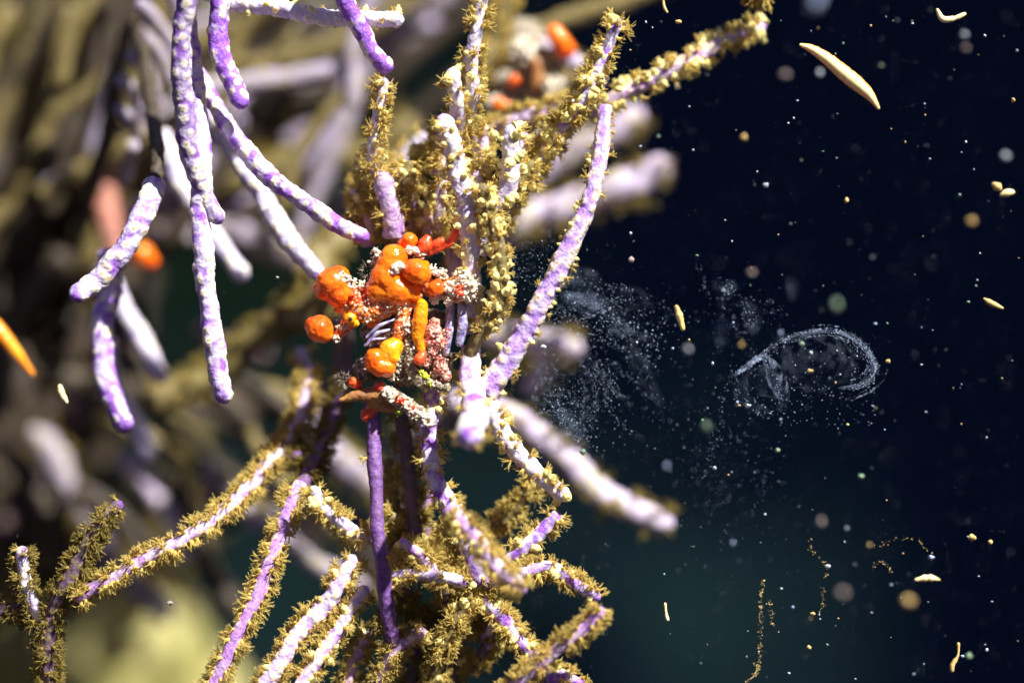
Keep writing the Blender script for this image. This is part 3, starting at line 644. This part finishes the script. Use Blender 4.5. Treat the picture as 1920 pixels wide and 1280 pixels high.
def grit(name, spots, mat, parent, seed=1, s0=1.6, s1=4.2, label=None):
    """spots: (px,py,d,radius,count) grains scattered through the front of each little ball."""
    mb = MB(); rr = random.Random(seed); v, f = ICO[2]
    for (x, y, d, rad, cnt) in spots:
        for i in range(int(cnt*1.5)):
            a = Vector((rr.gauss(0, 1), -abs(rr.gauss(0, 1)), rr.gauss(0, 1))).normalized()*rad*rr.uniform(.35, 1.15)
            s = (s0+(s1-s0)*rr.random()**3)*.95; q = v*np.array([rr.uniform(.7, 1.3), rr.uniform(.7, 1.3), rr.uniform(.7, 1.3)])*s
            q = q*(1+.25*np.array([noise.noise(Vector(w)+Vector((i, x, 0))) for w in v])[:, None])
            mb.add(q + np.array([x-960+a.x, d+a.y, 640-y+a.z]), f)
    vv, ff = mb.out(); vox = .9 if s0 < 2.5 else 2.2
    me = bpy.data.meshes.new('tmp'); me.from_pydata([tuple(x) for x in vv], [], ff); o = bpy.data.objects.new('tmp', me); COL.objects.link(o)
    m = o.modifiers.new('r', 'REMESH'); m.mode = 'VOXEL'; m.voxel_size = vox
    m = o.modifiers.new('s', 'SMOOTH'); m.factor = .5; m.iterations = 3
    me2 = bpy.data.meshes.new_from_object(o.evaluated_get(bpy.context.evaluated_depsgraph_get())); bpy.data.objects.remove(o)
    co = np.empty(len(me2.vertices)*3); me2.vertices.foreach_get('co', co); co = co.reshape(-1, 3)*PX - np.array(parent.location); me2.vertices.foreach_set('co', co.ravel())
    me2.polygons.foreach_set('use_smooth', [True]*len(me2.polygons)); me2.materials.clear(); me2.materials.append(mat); me2.name = name; me2.update()
    o = bpy.data.objects.new(name, me2); COL.objects.link(o); o.parent = parent
    if label: o['label'] = label
    return o
def bristles(name, spots, mat, parent, seed=1, ln=10):
    mb = MB(); rr = random.Random(seed)
    for (x, y, d, rad, cnt) in spots:
        for i in range(cnt):
            a = Vector((rr.gauss(0, 1), -abs(rr.gauss(0, .7)), rr.gauss(0, 1))).normalized(); p = np.array([x-960, d, 640-y])+np.array(a)*rad*.9
            e = p+(np.array(a)+np.array([rr.gauss(0, .3) for _ in range(3)]))*ln*rr.uniform(.5, 1.1)
            tube(mb, [p, (p+e)/2+np.array([0, 0, .5]), e], [.7, .55, .2], 3)
    vv, ff = mb.out(); return mesh_obj(name, vv*PX-np.array(parent.location), ff, mat, parent)

crab = thing('decorator_crab', 'small decorator crab cloaked in glossy orange sponge lumps and white grit, clinging mid rods', 'crab', P(730, 620, 0))
blob('body', [(720, 620, 40, 42), (745, 660, 45, 44), (775, 610, 55, 40), (760, 690, 50, 36), (815, 680, 50, 36), (715, 570, 35, 30), (690, 690, 40, 26), (820, 610, 60, 30)], M['shell'], crab, 2.2, 3, 7, 11)
blob('shoulder_crust', [((648, 570, 0, 22), (690, 585, 0, 24)), ((690, 585, 0, 24), (735, 568, -5, 22)), ((735, 568, -5, 22), (775, 560, 0, 18)), (668, 555, 5, 20), ((660, 595, 0, 15), (632, 632, 0, 9)), (700, 600, 5, 16)], M['crust'], crab, 1.6, 2, 3.2, 6)
def grow(q, e): return tuple(grow(x, e) for x in q) if isinstance(q[0], tuple) else (q[0], q[1], q[2], q[3]+(e if q[3] > 10 else e*.55))
def lump(name, sph, mat, **k):
    sph = [grow(q, 4.2) for q in sph]
    return blob(name, sph, M[mat], crab, 1.4, 40, 1.3, 11, **k)
lump('sponge_lump', [(624, 532, -10, 27), (612, 540, -8, 20), (597, 540, -5, 9), (636, 552, -10, 22), (634, 520, -8, 19)], 'orange', label='round orange lump at the left with a small nub')
lump('sponge_lump', [(599, 616, -10, 22), (590, 611, -8, 15), (606, 624, -10, 16)], 'orange', label='lowest left orange ball')
lump('sponge_lump', [(738, 484, -15, 23), (734, 500, -15, 26), (724, 522, -18, 27), (712, 543, -14, 23), (745, 545, -16, 27), (766, 548, -12, 20), (752, 470, -8, 9)], 'orange', label='tall orange lump in the middle')
lump('sponge_lump', [(779, 508, -34, 20), (788, 513, -34, 17), (797, 496, -28, 7), (768, 505, -28, 14)], 'orange', label='orange lump on the right shoulder')
lump('sponge_lump', [(817, 541, -24, 12), (821, 530, -20, 6)], 'orange')
lump('sponge_lump', [(768, 451, -8, 12), (758, 455, -6, 9)], 'orange')
lump('sponge_lump', [(797, 460, -4, 11), (801, 448, -4, 7), (790, 466, 0, 9)], 'red')
lump('sponge_lump', [((816, 458, 0, 7), (828, 452, 0, 6)), ((805, 470, 8, 8), (845, 455, 4, 5)), ((845, 455, 4, 5), (857, 432, -4, 8)), (859, 425, -4, 6)], 'red', label='thin red arm reaching up right')
lump('sponge_lump', [(703, 672, -22, 16), (700, 682, -22, 13), (712, 688, -26, 15), (724, 690, -24, 14), (719, 670, -22, 15)], 'orange', label='lower orange lobe')
lump('sponge_lump', [(731, 656, -20, 17), (739, 650, -16, 14), (733, 668, -20, 14)], 'orange2', label='amber lobe')
lump('sponge_lump', [((791, 572, -20, 10), (787, 605, -22, 11)), ((787, 605, -22, 11), (783, 632, -20, 9)), ((783, 632, -20, 8), (790, 655, -18, 6))], 'orange2', label='upright amber strip')
lump('sponge_lump', [(786, 674, -26, 10), (792, 664, -22, 7)], 'red')
lump('sponge_lump', [(662, 716, -5, 9), (672, 722, 0, 7)], 'red'); lump('sponge_lump', [(711, 726, -12, 8), (716, 736, -8, 6)], 'red')
blob('crimson_patch', [(812, 622, -8, 17), (822, 640, -4, 15), (806, 640, -6, 13), (815, 605, 0, 10)], M['crim'], crab, 1.6, 2, 3, 5)
blob('crimson_patch', [(825, 690, 0, 15), (835, 705, 4, 12), (815, 700, 2, 10)], M['crim'], crab, 1.6, 2, 3, 5)
blob('crimson_patch', [(690, 778, 20, 14), (700, 765, 20, 12)], M['red'], crab, 1.6, 2, 2, 5)
blob('eye_stalk', [(657, 597, -18, 12), (650, 590, -14, 8), (666, 606, -14, 8)], M['orange2'], crab, 1.2, 3, 1, 5)
blob('eye', [(657, 598, -30, 4.2)], M['hole'], crab, .8, 1)
blob('claw', [((638, 750, -10, 4), (665, 742, -8, 10)), ((665, 742, -8, 10), (710, 738, 0, 17)), ((710, 738, 0, 17), (745, 745, 10, 14)), ((700, 755, 6, 12), (735, 765, 10, 10))], M['brown'], crab, 1.6, 4, 1.6, 12, label='tapered brown claw')
blob('leg', [((712, 726, -5, 12), (745, 748, -10, 15)), ((745, 748, -10, 15), (785, 775, -10, 14)), ((785, 775, -10, 14), (808, 792, -5, 9))], M['gritg'], crab, 1.6, 2, 3.5, 6, label='grit covered lower leg')
blob('leg', [((800, 535, 0, 13), (840, 535, 0, 12)), ((840, 535, 0, 12), (880, 530, 0, 16)), (885, 545, 0, 13), ((800, 545, 8, 10), (860, 560, 8, 9))], M['crust'], crab, 1.6, 2, 3, 6, label='pale encrusted upper right leg')
blob('leg', [((845, 560, 20, 8), (842, 620, 14, 9)), ((842, 620, 14, 9), (836, 660, 20, 8))], M['violet'], crab, 1.6, 3, 1, 6)
blob('leg', [((866, 575, 10, 9), (868, 610, 6, 10)), ((868, 610, 6, 10), (862, 642, 6, 8))], M['violet'], crab, 1.6, 3, 1, 6)
for k, (a, b, w) in enumerate(((( 688, 632), (742, 598), 3.2), ((692, 640), (730, 618), 3.6), ((684, 648), (722, 634), 2.6))):
    blob('mouthpart', [((a[0], a[1], -20-2*k, w), ((a[0]+b[0])/2-4, (a[1]+b[1])/2-5, -26, w*1.1)), (((a[0]+b[0])/2-4, (a[1]+b[1])/2-5, -26, w*1.1), (b[0], b[1], -14, w*.7))], M['violet'], crab, 1.0, 3)
blob('leg', [((758, 580, -8, 14), (748, 620, -12, 13)), ((748, 620, -12, 13), (742, 645, -8, 9))], M['crust'], crab, 1.5, 2, 2.5, 5)
blob('leg', [((766, 600, -10, 8), (768, 690, -10, 9)), ((768, 690, -10, 9), (790, 715, 0, 12)), ((790, 715, 0, 12), (835, 725, 8, 10))], M['gritg'], crab, 1.5, 2, 3, 5)
grit('grit_patch', [(742, 506, -42, 9, 55), (752, 499, -40, 7, 30)], M['grit'], crab, 1, 1.5, 4.5)
grit('grit_patch', [(707, 474, -4, 10, 45), (700, 490, 0, 8, 25)], M['grit'], crab, 2, 1.4, 3.8)
grit('grit_patch', [(766, 468, -14, 9, 45), (776, 472, -10, 9, 35), (790, 476, -4, 9, 30)], M['grit'], crab, 3, 1.4, 4)
grit('grit_patch', [(646, 522, -24, 10, 50), (660, 530, -14, 10, 45), (680, 535, -6, 10, 40)], M['grit'], crab, 4, 1.2, 3.4)
grit('grit_patch', [(812, 508, -12, 12, 60), (830, 515, -6, 12, 60), (846, 540, -10, 14, 70), (868, 524, -10, 17, 120), (884, 535, -10, 18, 140), (875, 552, -8, 15, 90), (840, 562, -4, 12, 60), (815, 560, -2, 10, 40)], M['grit'], crab, 5, 1.4, 4.6)
grit('grit_patch', [(700, 565, -14, 22, 40), (735, 560, -20, 20, 60), (670, 575, -12, 18, 30), (752, 575, -14, 16, 60), (640, 612, -8, 10, 40), (632, 634, -6, 8, 40), (690, 595, -14, 12, 40)], M['grit'], crab, 6, .9, 2.6)
grit('grit_patch', [(745, 676, -16, 11, 35), (742, 692, -14, 13, 30), (735, 705, -12, 14, 30), (770, 650, -14, 10, 22), (766, 620, -14, 10, 26), (760, 610, -18, 12, 40)], M['grit'], crab, 7, 1.1, 3.2)
grit('grit_patch', [(726, 733, -20, 9, 40), (738, 745, -22, 12, 70), (760, 755, -22, 14, 80), (780, 772, -22, 14, 90), (797, 785, -16, 12, 80), (806, 792, -10, 9, 50)], M['grit'], crab, 8, 1.3, 4)
grit('grit_patch', [(812, 606, -14, 9, 40), (830, 645, -8, 12, 50), (812, 660, -8, 10, 40), (838, 625, -2, 10, 40), (825, 675, -4, 14, 60), (800, 680, -6, 10, 40)], M['crim'], crab, 9, 1.1, 3)
grit('red_grain_patch', [(752, 750, -30, 10, 22), (776, 768, -28, 10, 26), (862, 545, -22, 12, 30), (664, 560, -22, 14, 40), (690, 548, -10, 12, 40)], M['red'], crab, 10, 1.4, 3.4)
grit('algae_tuft', [(790, 700, -8, 8, 30), (800, 706, -8, 7, 26), (806, 718, -6, 6, 18), (748, 772, -22, 7, 20)], M['algae'], crab, 11, 1.2, 3.2)
bristles('bristle_patch', [(650, 715, -6, 12, 70), (640, 712, -4, 9, 40), (636, 590, 0, 12, 30), (690, 510, 0, 12, 50), (742, 640, -6, 20, 40), (765, 660, -10, 14, 50), (820, 660, -4, 20, 40), (885, 545, -6, 20, 30)], M['gritg'], crab, 3, 10)

# ---- second, out of focus orange creature at the top
c2 = thing('encrusted_lump', 'blurred orange, red and cream encrusted lump behind the rods at top centre', 'sponge', P(1000, 130, 420))
blob('crust', [(1010, 120, 470, 46), (980, 80, 480, 44), (1060, 150, 470, 40), (950, 160, 480, 34), (1010, 175, 460, 30)], M['gritg'], c2, 3, 3, 6, 12)
blob('sponge_lump', [((1040, 62, 400, 17), (1060, 92, 400, 20)), (1052, 78, 395, 18)], M['orange'], c2, 3, 4)
blob('sponge_lump', [(963, 150, 410, 13)], M['orange'], c2, 3, 4)
blob('sponge_lump', [(935, 196, 400, 14), (950, 198, 400, 9)], M['orange'], c2, 3, 4)
blob('sponge_lump', [((1005, 120, 420, 15), (1010, 165, 420, 14)), (1030, 180, 420, 10)], M['brown'], c2, 3, 4)
grit('grit_patch', [(975, 50, 400, 30, 90), (1040, 120, 420, 26, 70), (925, 150, 430, 18, 50), (1000, 215, 250, 26, 60)], M['grit'], c2, 12, 3, 7)
c3 = thing('encrusted_lump', 'blurred salmon and orange encrusted lump behind the curved finger at left', 'sponge', P(205, 400, 760))
blob('sponge_lump', [((196, 320, 800, 17), (200, 400, 800, 24)), ((200, 400, 800, 24), (215, 470, 800, 22))], simple('salmon_sponge', [(.62, .26, .17), (.42, .17, .12)], .5, 200), c3, 3, 4, 3, 20)
blob('sponge_lump', [(266, 478, 560, 24), (282, 490, 560, 16)], M['orange'], c3, 3, 4)

# ------------------------------------------------------------------ drifting creatures and particles
def solid(name, label, cat, pts, mat, n=12, group=None, step=3):
    """pts: px,py,d,r ; tapered soft body"""
    c = catmull([tuple(p) for p in pts], step); F = (D+c[:, 2])/D
    pos = np.stack([(c[:, 0]-960)*F, c[:, 2], (640-c[:, 1])*F], 1)
    rad = c[:, 3]*F*np.array([1+(.12 if n > 13 else .42)*noise.noise(Vector((i*.45, pts[0][0], 0))) for i in range(len(c))])
    mb = MB(); tube(mb, pos, np.maximum(rad, .3), n); v, f = mb.out(); loc = P(*pts[0][:3])
    o = mesh_obj(name, v*PX-loc, f, mat, loc=loc); return tag(o, label, cat, group)
solid('drifting_worm', 'bright yellow spindle shaped worm drifting in the dark water at upper right', 'worm',
      [(1500, 84, 0, 3), (1522, 92, 0, 8), (1550, 110, 0, 11.5), (1580, 135, 0, 14), (1608, 158, 0, 14), (1630, 178, 0, 10), (1648, 204, 0, 3)], M['worm'], 18)
solid('drifting_worm', 'small V shaped bright fragment near the top right corner', 'particle',
      [(1757, 18, 0, 3), (1768, 36, 0, 6), (1790, 35, 0, 5.5), (1810, 26, 0, 3.5)], M['wormp'], 10)
solid('drifting_worm', 'tapered yellow body entering at the left edge, softly blurred', 'worm',
      [(-30, 590, -260, 14), (0, 622, -260, 14), (30, 660, -260, 11), (62, 702, -260, 4)], M['orange2'], 14)
solid('drifting_worm', 'small upright yellow rod drifting above the speck cloud', 'particle',
      [(1268, 574, 40, 4), (1274, 592, 40, 6.5), (1281, 618, 40, 4)], M['snowy'], 10)
solid('drifting_fragment', 'small pale yellow crescent at the lower left of the long hanging finger', 'particle',
      [(112, 722, -60, 4), (116, 738, -60, 7), (126, 755, -60, 3)], M['wormp'], 8)
solid('drifting_fragment', 'tiny curved yellow thread at the top edge right of the forked rod', 'particle',
      [(1243, -6, 0, 2), (1245, 12, 0, 3), (1251, 24, 0, 2)], M['snowy'], 8)
solid('drifting_fragment', 'pale spindle over the teal murk at lower right', 'particle', [(1716, 1087, 60, 3), (1740, 1083, 60, 7), (1762, 1086, 60, 3)], M['wormp'], 10)
solid('drifting_fragment', 'thin glowing yellow squiggle near the bottom right corner', 'particle', [(1797, 1205, 0, 3), (1796, 1228, 0, 2.5), (1786, 1245, 0, 5), (1785, 1258, 0, 4)], M['snowy'], 8)
solid('drifting_fragment', 'yellow grain pair, upper, near the right edge below middle height', 'particle', [(1862, 345, 60, 5), (1870, 350, 60, 8), (1876, 356, 60, 4)], M['snowy'], 10)
solid('drifting_fragment', 'cream grain pair, lower, near the right edge', 'particle', [(1877, 366, 60, 4), (1888, 362, 60, 8), (1900, 360, 60, 5)], M['wormp'], 10)
solid('drifting_fragment', 'jagged orange flake near the right edge at mid height', 'particle', [(1845, 560, 10, 3), (1858, 568, 10, 6), (1880, 578, 10, 3)], M['snowy'], 7)
solid('drifting_fragment', 'small upright thread at the bottom right of the tangle', 'particle', [(1247, 1130, 0, 2), (1249, 1150, 0, 3), (1252, 1162, 0, 3.5)], M['wormp'], 7)

def fleck(px, py, d, r, mat, label, seed=0, asp=(1, 1, 1), name='drifting_particle', group='drifting flecks'):
    if r >= 7 and d > 0: d = D*2*r/(280-2*r); r *= .52
    v, f = ICO[2]; k = np.array([noise.noise(Vector(q*1.6)+Vector((px, py, seed))) for q in v]); F = fz(d)
    vv = v*(1+(.65 if r < 6.5 else .3)*k[:, None])*np.array([.8+.5*((px*7.3) % 1), 1, .7+.5*((py*3.1) % 1)])*np.array(asp)*r*F*PX; o = mesh_obj(name, vv, f, M[mat], loc=P(px, py, d)); return tag(o, label, 'particle', group)
for q in [
    (1652, 123, 160, 7, 'snowg', 'greenish ringed fleck just right of the bright yellow worm'),
    (1808, 66, 330, 10, 'snow', 'grey round fleck, upper of a touching pair at upper right'),
    (1811, 90, 330, 12, 'snowp', 'tan round fleck, lower of a touching pair at upper right'),
    (1885, 293, 220, 12, 'snow', 'cream round fleck close to the right edge'),
    (1822, 415, 560, 12, 'snowy', 'large faint amber disc below the cream grains at right'),
    (1587, 376, 60, 5, 'snowy', 'small amber fleck below the bright yellow worm'),
    (1409, 511, 150, 11, 'snowp', 'bright tan fleck above the wispy loop'),
    (1184, 487, 40, 5.5, 'snowp', 'small pink fleck right of the arching rod'),
    (1472, 140, 900, 14, 'snowp', 'very faint rosy disc left of the bright yellow worm'),
    (1537, 137, 700, 10, 'snow', 'faint grey disc beneath the bright yellow worm'),
    (1395, 258, 240, 5, 'snowy', 'soft yellow fleck below the stubby arm'),
    (1436, 347, 60, 4.5, 'snow', 'small cream fleck in the dark above the tan one'),
    (1272, 41, 20, 5, 'snowy', 'bright dot at the top right of the spiky tip'),
    (1568, 572, 520, 16, 'snowg', 'upright green blurred disc above the wispy loop'),
    (1390, 646, 160, 8, 'snowy', 'soft yellow fleck left of the wispy loop'),
    (1520, 661, 60, 4.5, 'snow', 'bright fleck inside the wispy loop, upper one'),
    (1519, 695, 60, 4.5, 'snowy', 'bright fleck inside the wispy loop, lower one'),
    (1503, 645, 60, 5, 'snowg', 'fleck on the upper arc of the wispy loop'),
    (1665, 677, 20, 4.5, 'snowy', 'amber dot just right of the wispy loop'),
    (1250, 873, 300, 10, 'snowb', 'blue elongated fleck above the teal murk'),
    (1540, 978, 160, 12, 'snowp', 'rosy round fleck in the lower right dark'),
    (1630, 1021, 20, 7, 'snowy', 'bright orange fleck in the lower right dark'),
    (1580, 1111, 360, 18, 'snowp', 'large rosy blurred disc at lower right'),
    (1703, 1127, 460, 16, 'snowy', 'large dim olive disc at lower right'),
    (1823, 1008, 10, 6, 'snowy', 'bright orange fleck far right, left of a pair'),
    (1857, 1016, 10, 4.5, 'snowy', 'orange fleck far right, right of a pair'),
    (1374, 1017, 240, 7, 'snowb', 'blue soft fleck in the teal murk'),
    (1816, 1229, 160, 5, 'snowg', 'soft green fleck by the yellow squiggle'),
    (1019, 650, 0, 5, 'snow', 'white fleck on the blurred stub'),
    (1552, 1061, 10, 5, 'snow', 'small white fleck above the large rosy disc'),
    (1746, 1044, 10, 5, 'snowb', 'small blue fleck at the end of the beaded arc'),
    (1524, 1150, 10, 5, 'snowy', 'yellow dot at the foot of a beaded strand'),
    (1517, 1213, 10, 5, 'snowy', 'yellow dot near the bottom right of centre'),
    (1403, 760, 5, 4.5, 'snow', 'bright grain at the lower left of the wispy loop'),
    (1093, 847, 20, 4.5, 'snowg', 'greenish grain under the speck cloud'),
    (1290, 655, 420, 6, 'snow', 'thin ring fleck right of the speck cloud'),
    (1325, 798, 420, 6, 'snowg', 'faint ring fleck below the wispy loop'),
    (1900, 188, 10, 5, 'snowy', 'orange dot at the right edge'),
    (520, 520, 10, 3.5, 'snow', 'tiny fleck left of the orange crab'),
    (318, 1130, 20, 6, 'snowp', 'tiny pink fleck above the bottom left rocks'),
    (1458, 844, 60, 5, 'snowg', 'greenish fleck under the wispy loop'),
    (1614, 893, 120, 6, 'snowg', 'dim green fleck at lower right of the wispy loop'),
]:
    fleck(*q, seed=q[0], asp=(1, 1, 1) if q[0] != 1568 else (.9, 1, 1.5))
rr = random.Random(21)
for i in range(150):
    px = rr.uniform(1180, 1915); py = rr.uniform(5, 1275); d = rr.choice((0, 0, 20, 60, 120, 250)); s = rr.uniform(1.1, 2.9)*rr.choice((.7, 1, 1))
    fleck(px, py, d*rr.uniform(-1, 1), s, rr.choice(('snow', 'snow', 'snowy', 'snowb', 'snowg')), 'tiny pale particle drifting in the dark open water', seed=i, group='tiny drifting specks')

def specks(name, label, spec, mat, cat='particles'):
    """spec list of (px,py,d,size)"""
    mb = MB(); rr = random.Random(len(spec)); loc = P(*spec[0][:3])
    for (x, y, d, s) in spec:
        F = fz(d); M3 = Matrix.Rotation(rr.uniform(0, 6.28), 3, Vector((rr.random()-.5, rr.random()-.5, rr.random()-.5)).normalized())
        mb.add((TET[0] @ np.array(M3))*s*.62*F + np.array([(x-960)*F, d, (640-y)*F]), TET[1])
    v, f = mb.out(); o = mesh_obj(name, v*PX-loc, f, mat, loc=loc, smooth=False); return tag(o, label, cat, None, 'stuff')
g = rr.gauss; u = rr.uniform
sp = [(u(950, 1920), u(0, 1280), u(-500, 1600), abs(g(0, .55))+.35) for _ in range(2200)] + [(u(0, 950), u(0, 1280), u(-700, -60), abs(g(0, .3))+.3) for _ in range(240)]
specks('fine_specks', 'haze of tiny bluish white specks drifting through the water', sp, M['snow'])
cl = []
for k in range(46):       # drifting skeins of specks trailing right and down from the crab
    x = u(985, 1150); y = u(520, 760); a = u(-.1, .5) if y < 640 else u(.9, 1.6); cv = u(-.012, .012); wd = u(2, 9); dd = g(40, 70)
    for q in range(int(u(18, 60))):
        x += math.cos(a)*u(1, 4); y += math.sin(a)*u(1, 4); a += cv+g(0, .05)
        cl.append((x+g(0, wd), y+g(0, wd), dd+g(0, 25), abs(g(0, .6))+.4))
for _ in range(700):
    t = rr.random()**.8; cl.append((1000+250*t+g(0, 24), 560+75*t+g(0, 24+20*t), g(0, 60), abs(g(0, .7))+.4))
for _ in range(700): cl.append((g(1080, 75), g(690, 100), g(80, 160), abs(g(0, .55))+.35))
for _ in range(350): cl.append((u(960, 1060), 480+g(0, 40), g(60, 60), abs(g(0, .6))+.4))
for _ in range(500): cl.append((g(1360, 60), g(860, 90), g(60, 160), abs(g(0, .5))+.35))
specks('speck_cloud', 'swirling cloud of pale specks trailing right from the crab toward the wispy loop', cl, M['mist'])
def along(pts, n, jit, s, d=0, dj=20, strands=1):
    c = catmull([(a, b, d, 1) for a, b in pts], 1.5); out = []
    tn = np.gradient(c[:, :2], axis=0); tn /= np.linalg.norm(tn, axis=1)[:, None]+1e-9
    offs = [(g(0, jit*(1.6 if strands > 1 else 0)), u(.4, 1.6), u(0, 1), u(.25, .8)) for _ in range(strands)]
    for _ in range(n):
        o_, ph, t0, ln_ = rr.choice(offs)
        k = rr.randrange(len(c)) if strands == 1 else int(min(max(t0*(1-ln_)+ln_*rr.random(), 0), .999)*len(c))
        q = c[k]; of = o_+math.sin(k/len(c)*5*ph+ph*4)*jit*.8*(strands > 1); jj = jit if strands == 1 else .7
        out.append((q[0]-tn[k][1]*of+g(0, jj), q[1]+tn[k][0]*of+g(0, jj), q[2]+g(0, dj), abs(g(0, s*.55))+s*.4))
    return out
loop = [(1372, 710), (1388, 695), (1431, 665), (1474, 637), (1534, 621), (1581, 626), (1621, 655), (1637, 685), (1628, 708), (1605, 722), (1566, 729)]
loop2 = [(1500, 625), (1560, 618), (1610, 636), (1642, 672), (1648, 695), (1630, 718), (1590, 735), (1570, 740)]
wed = [(1433, 668), (1448, 690), (1460, 720), (1466, 745), (1460, 770)]
lk = along(loop, 900, 3.4, 1.0, strands=13) + along(loop2, 300, 3.0, .9, strands=6) + along(wed, 160, 5, .8) + along([(1376, 700), (1378, 730), (1395, 755), (1425, 775), (1455, 775)], 90, 5, 1.0)
lk += along([(1385, 700), (1431, 667)], 160, 2, 1.2)
lk += along([(1372, 693), (1356, 740), (1348, 796), (1328, 867), (1322, 900)], 80, 4, 1.1) + along([(1540, 740), (1590, 745), (1640, 720), (1655, 690)], 100, 3, 1.1, strands=3)
lk += [(u(1400, 1640), u(640, 800), g(0, 30), abs(g(0, .9))+.5) for _ in range(260)] + [(g(1400, 42), g(590, 28), g(90, 90), abs(g(0, .6))+.4) for _ in range(160)]
lk += along([(1306, 475), (1311, 505), (1322, 535), (1330, 560)], 40, 3.5, 1.0) + along([(1345, 530), (1365, 545), (1380, 540)], 40, 8, 1.0) + along([(1395, 570), (1408, 590), (1412, 610)], 50, 6, .9)
wl = thing('mucus_loop', 'wispy translucent loop of mucus dotted with bright specks floating at right', 'mucus', P(1431, 665, 0))
def attach(o, root):
    l0 = np.array(o.location); o.parent = root; o.location = tuple(l0-np.array(root.location))
    for k in ('label', 'category'):
        if k in o: del o[k]
lk = [(a, b, c_, d_*.9) for a, b, c_, d_ in lk]
o = specks('speck', 'x', lk, M['mist']); attach(o, wl)
def ribbon(pts, w, mat, parent, d=0, dz=60, name='film'):
    """a curved, translucent sleeve open along its length (w = widths)"""
    c = catmull([(a, b, d+q, ww) for (a, b), q, ww in zip(pts, np.linspace(0, dz, len(pts)), w)], 4); m = 9; V = []; Fc = []
    tn = np.gradient(c[:, :2], axis=0); tn /= np.linalg.norm(tn, axis=1)[:, None]+1e-9
    for i, q in enumerate(c):
        nx, ny = -tn[i][1], tn[i][0]
        for j in range(m):
            a = math.pi*(j/(m-1)-.5); rr_ = q[3]*(1+.25*noise.noise(Vector((i*.12, j*.5, pts[0][0]))))
            V.append(P(q[0]+nx*math.sin(a)*rr_, q[1]+ny*math.sin(a)*rr_, q[2]-math.cos(a)*rr_*1.4) - np.array(parent.location))
    for i in range(len(c)-1):
        for j in range(m-1): k = i*m+j; Fc.append((k, k+1, k+1+m, k+m))
    return mesh_obj(name, V, Fc, mat, parent)
ribbon(loop, [2, 4, 5, 4, 4, 3, 3, 4, 3, 3, 1], M['film'], wl)
ribbon([(1386, 696), (1408, 680), (1433, 664)], [2, 5, 2], M['film'], wl)
ribbon(wed, [6, 14, 18, 13, 3], M['film'], wl)
ribbon([(1400, 700), (1392, 730), (1410, 760), (1445, 775)], [4, 10, 10, 4], M['filmd'], wl, 40)
ribbon([(1400, 700), (1440, 700), (1500, 680), (1560, 680), (1610, 690)], [20, 45, 55, 50, 20], M['filmd'], wl, 60)
for pts, w in (([(1342, 525), (1352, 540), (1366, 545), (1372, 530)], [5, 12, 12, 4]), ([(1384, 562), (1402, 575), (1412, 605), (1416, 625)], [5, 9, 12, 4]), ([(1352, 560), (1356, 590), (1350, 620), (1352, 645)], [4, 7, 8, 3]), ([(1478, 520), (1486, 535), (1490, 560)], [4, 10, 6])):
    ribbon(pts, w, M['filmw'], wl, 220, 120)
wp = thing('mucus_wisp', 'faint smoky mucus wisps between the arching lavender rod and the loop', 'mucus', P(1080, 650, 150))
wq = random.Random(8)
for k in range(12):
    x = wq.uniform(1000, 1180); y = wq.uniform(510, 760); a = wq.uniform(-.1, .6) if y < 620 else wq.uniform(.9, 1.7); L_ = wq.uniform(60, 150)
    ribbon([(x, y), (x+math.cos(a)*L_*.35+wq.uniform(-9, 9), y+math.sin(a)*L_*.35), (x+math.cos(a)*L_*.7, y+math.sin(a)*L_*.7+wq.uniform(-9, 9)), (x+math.cos(a)*L_, y+math.sin(a)*L_)], [2, wq.uniform(6, 16), wq.uniform(6, 18), 3], M['filmd' if k % 3 else 'filmw'], wp, wq.uniform(120, 320), 80, 'wisp')
for lab, pts, n in (('vertical string of bright beads hanging to the bottom edge at lower right', [(1432, 1085), (1427, 1130), (1426, 1190), (1424, 1240), (1418, 1262)], 150),
                    ('short beaded strand beside the long bead string', [(1440, 1120), (1446, 1150), (1449, 1175)], 36),
                    ('curved beaded strand above the large rosy disc', [(1518, 1010), (1524, 1035), (1550, 1060), (1545, 1085)], 46),
                    ('faint beaded arc over the teal murk at right', [(1640, 1026), (1680, 1012), (1720, 1012), (1748, 1042)], 46),
                    ('short broken bead string left of the pale spindle', [(1636, 1064), (1655, 1052), (1674, 1074)], 30),
                    ('sparse bead string ending in a yellow dot', [(1542, 1100), (1544, 1130), (1538, 1145)], 24),
                    ('bright curled thread at the bottom edge below the bead string', [(1400, 1278), (1412, 1268), (1424, 1250), (1416, 1245)], 70)):
    o = specks('bead_string', lab, along(pts, n, 2.2, 1.5), M['snowy'], 'particles')
    del o['kind']
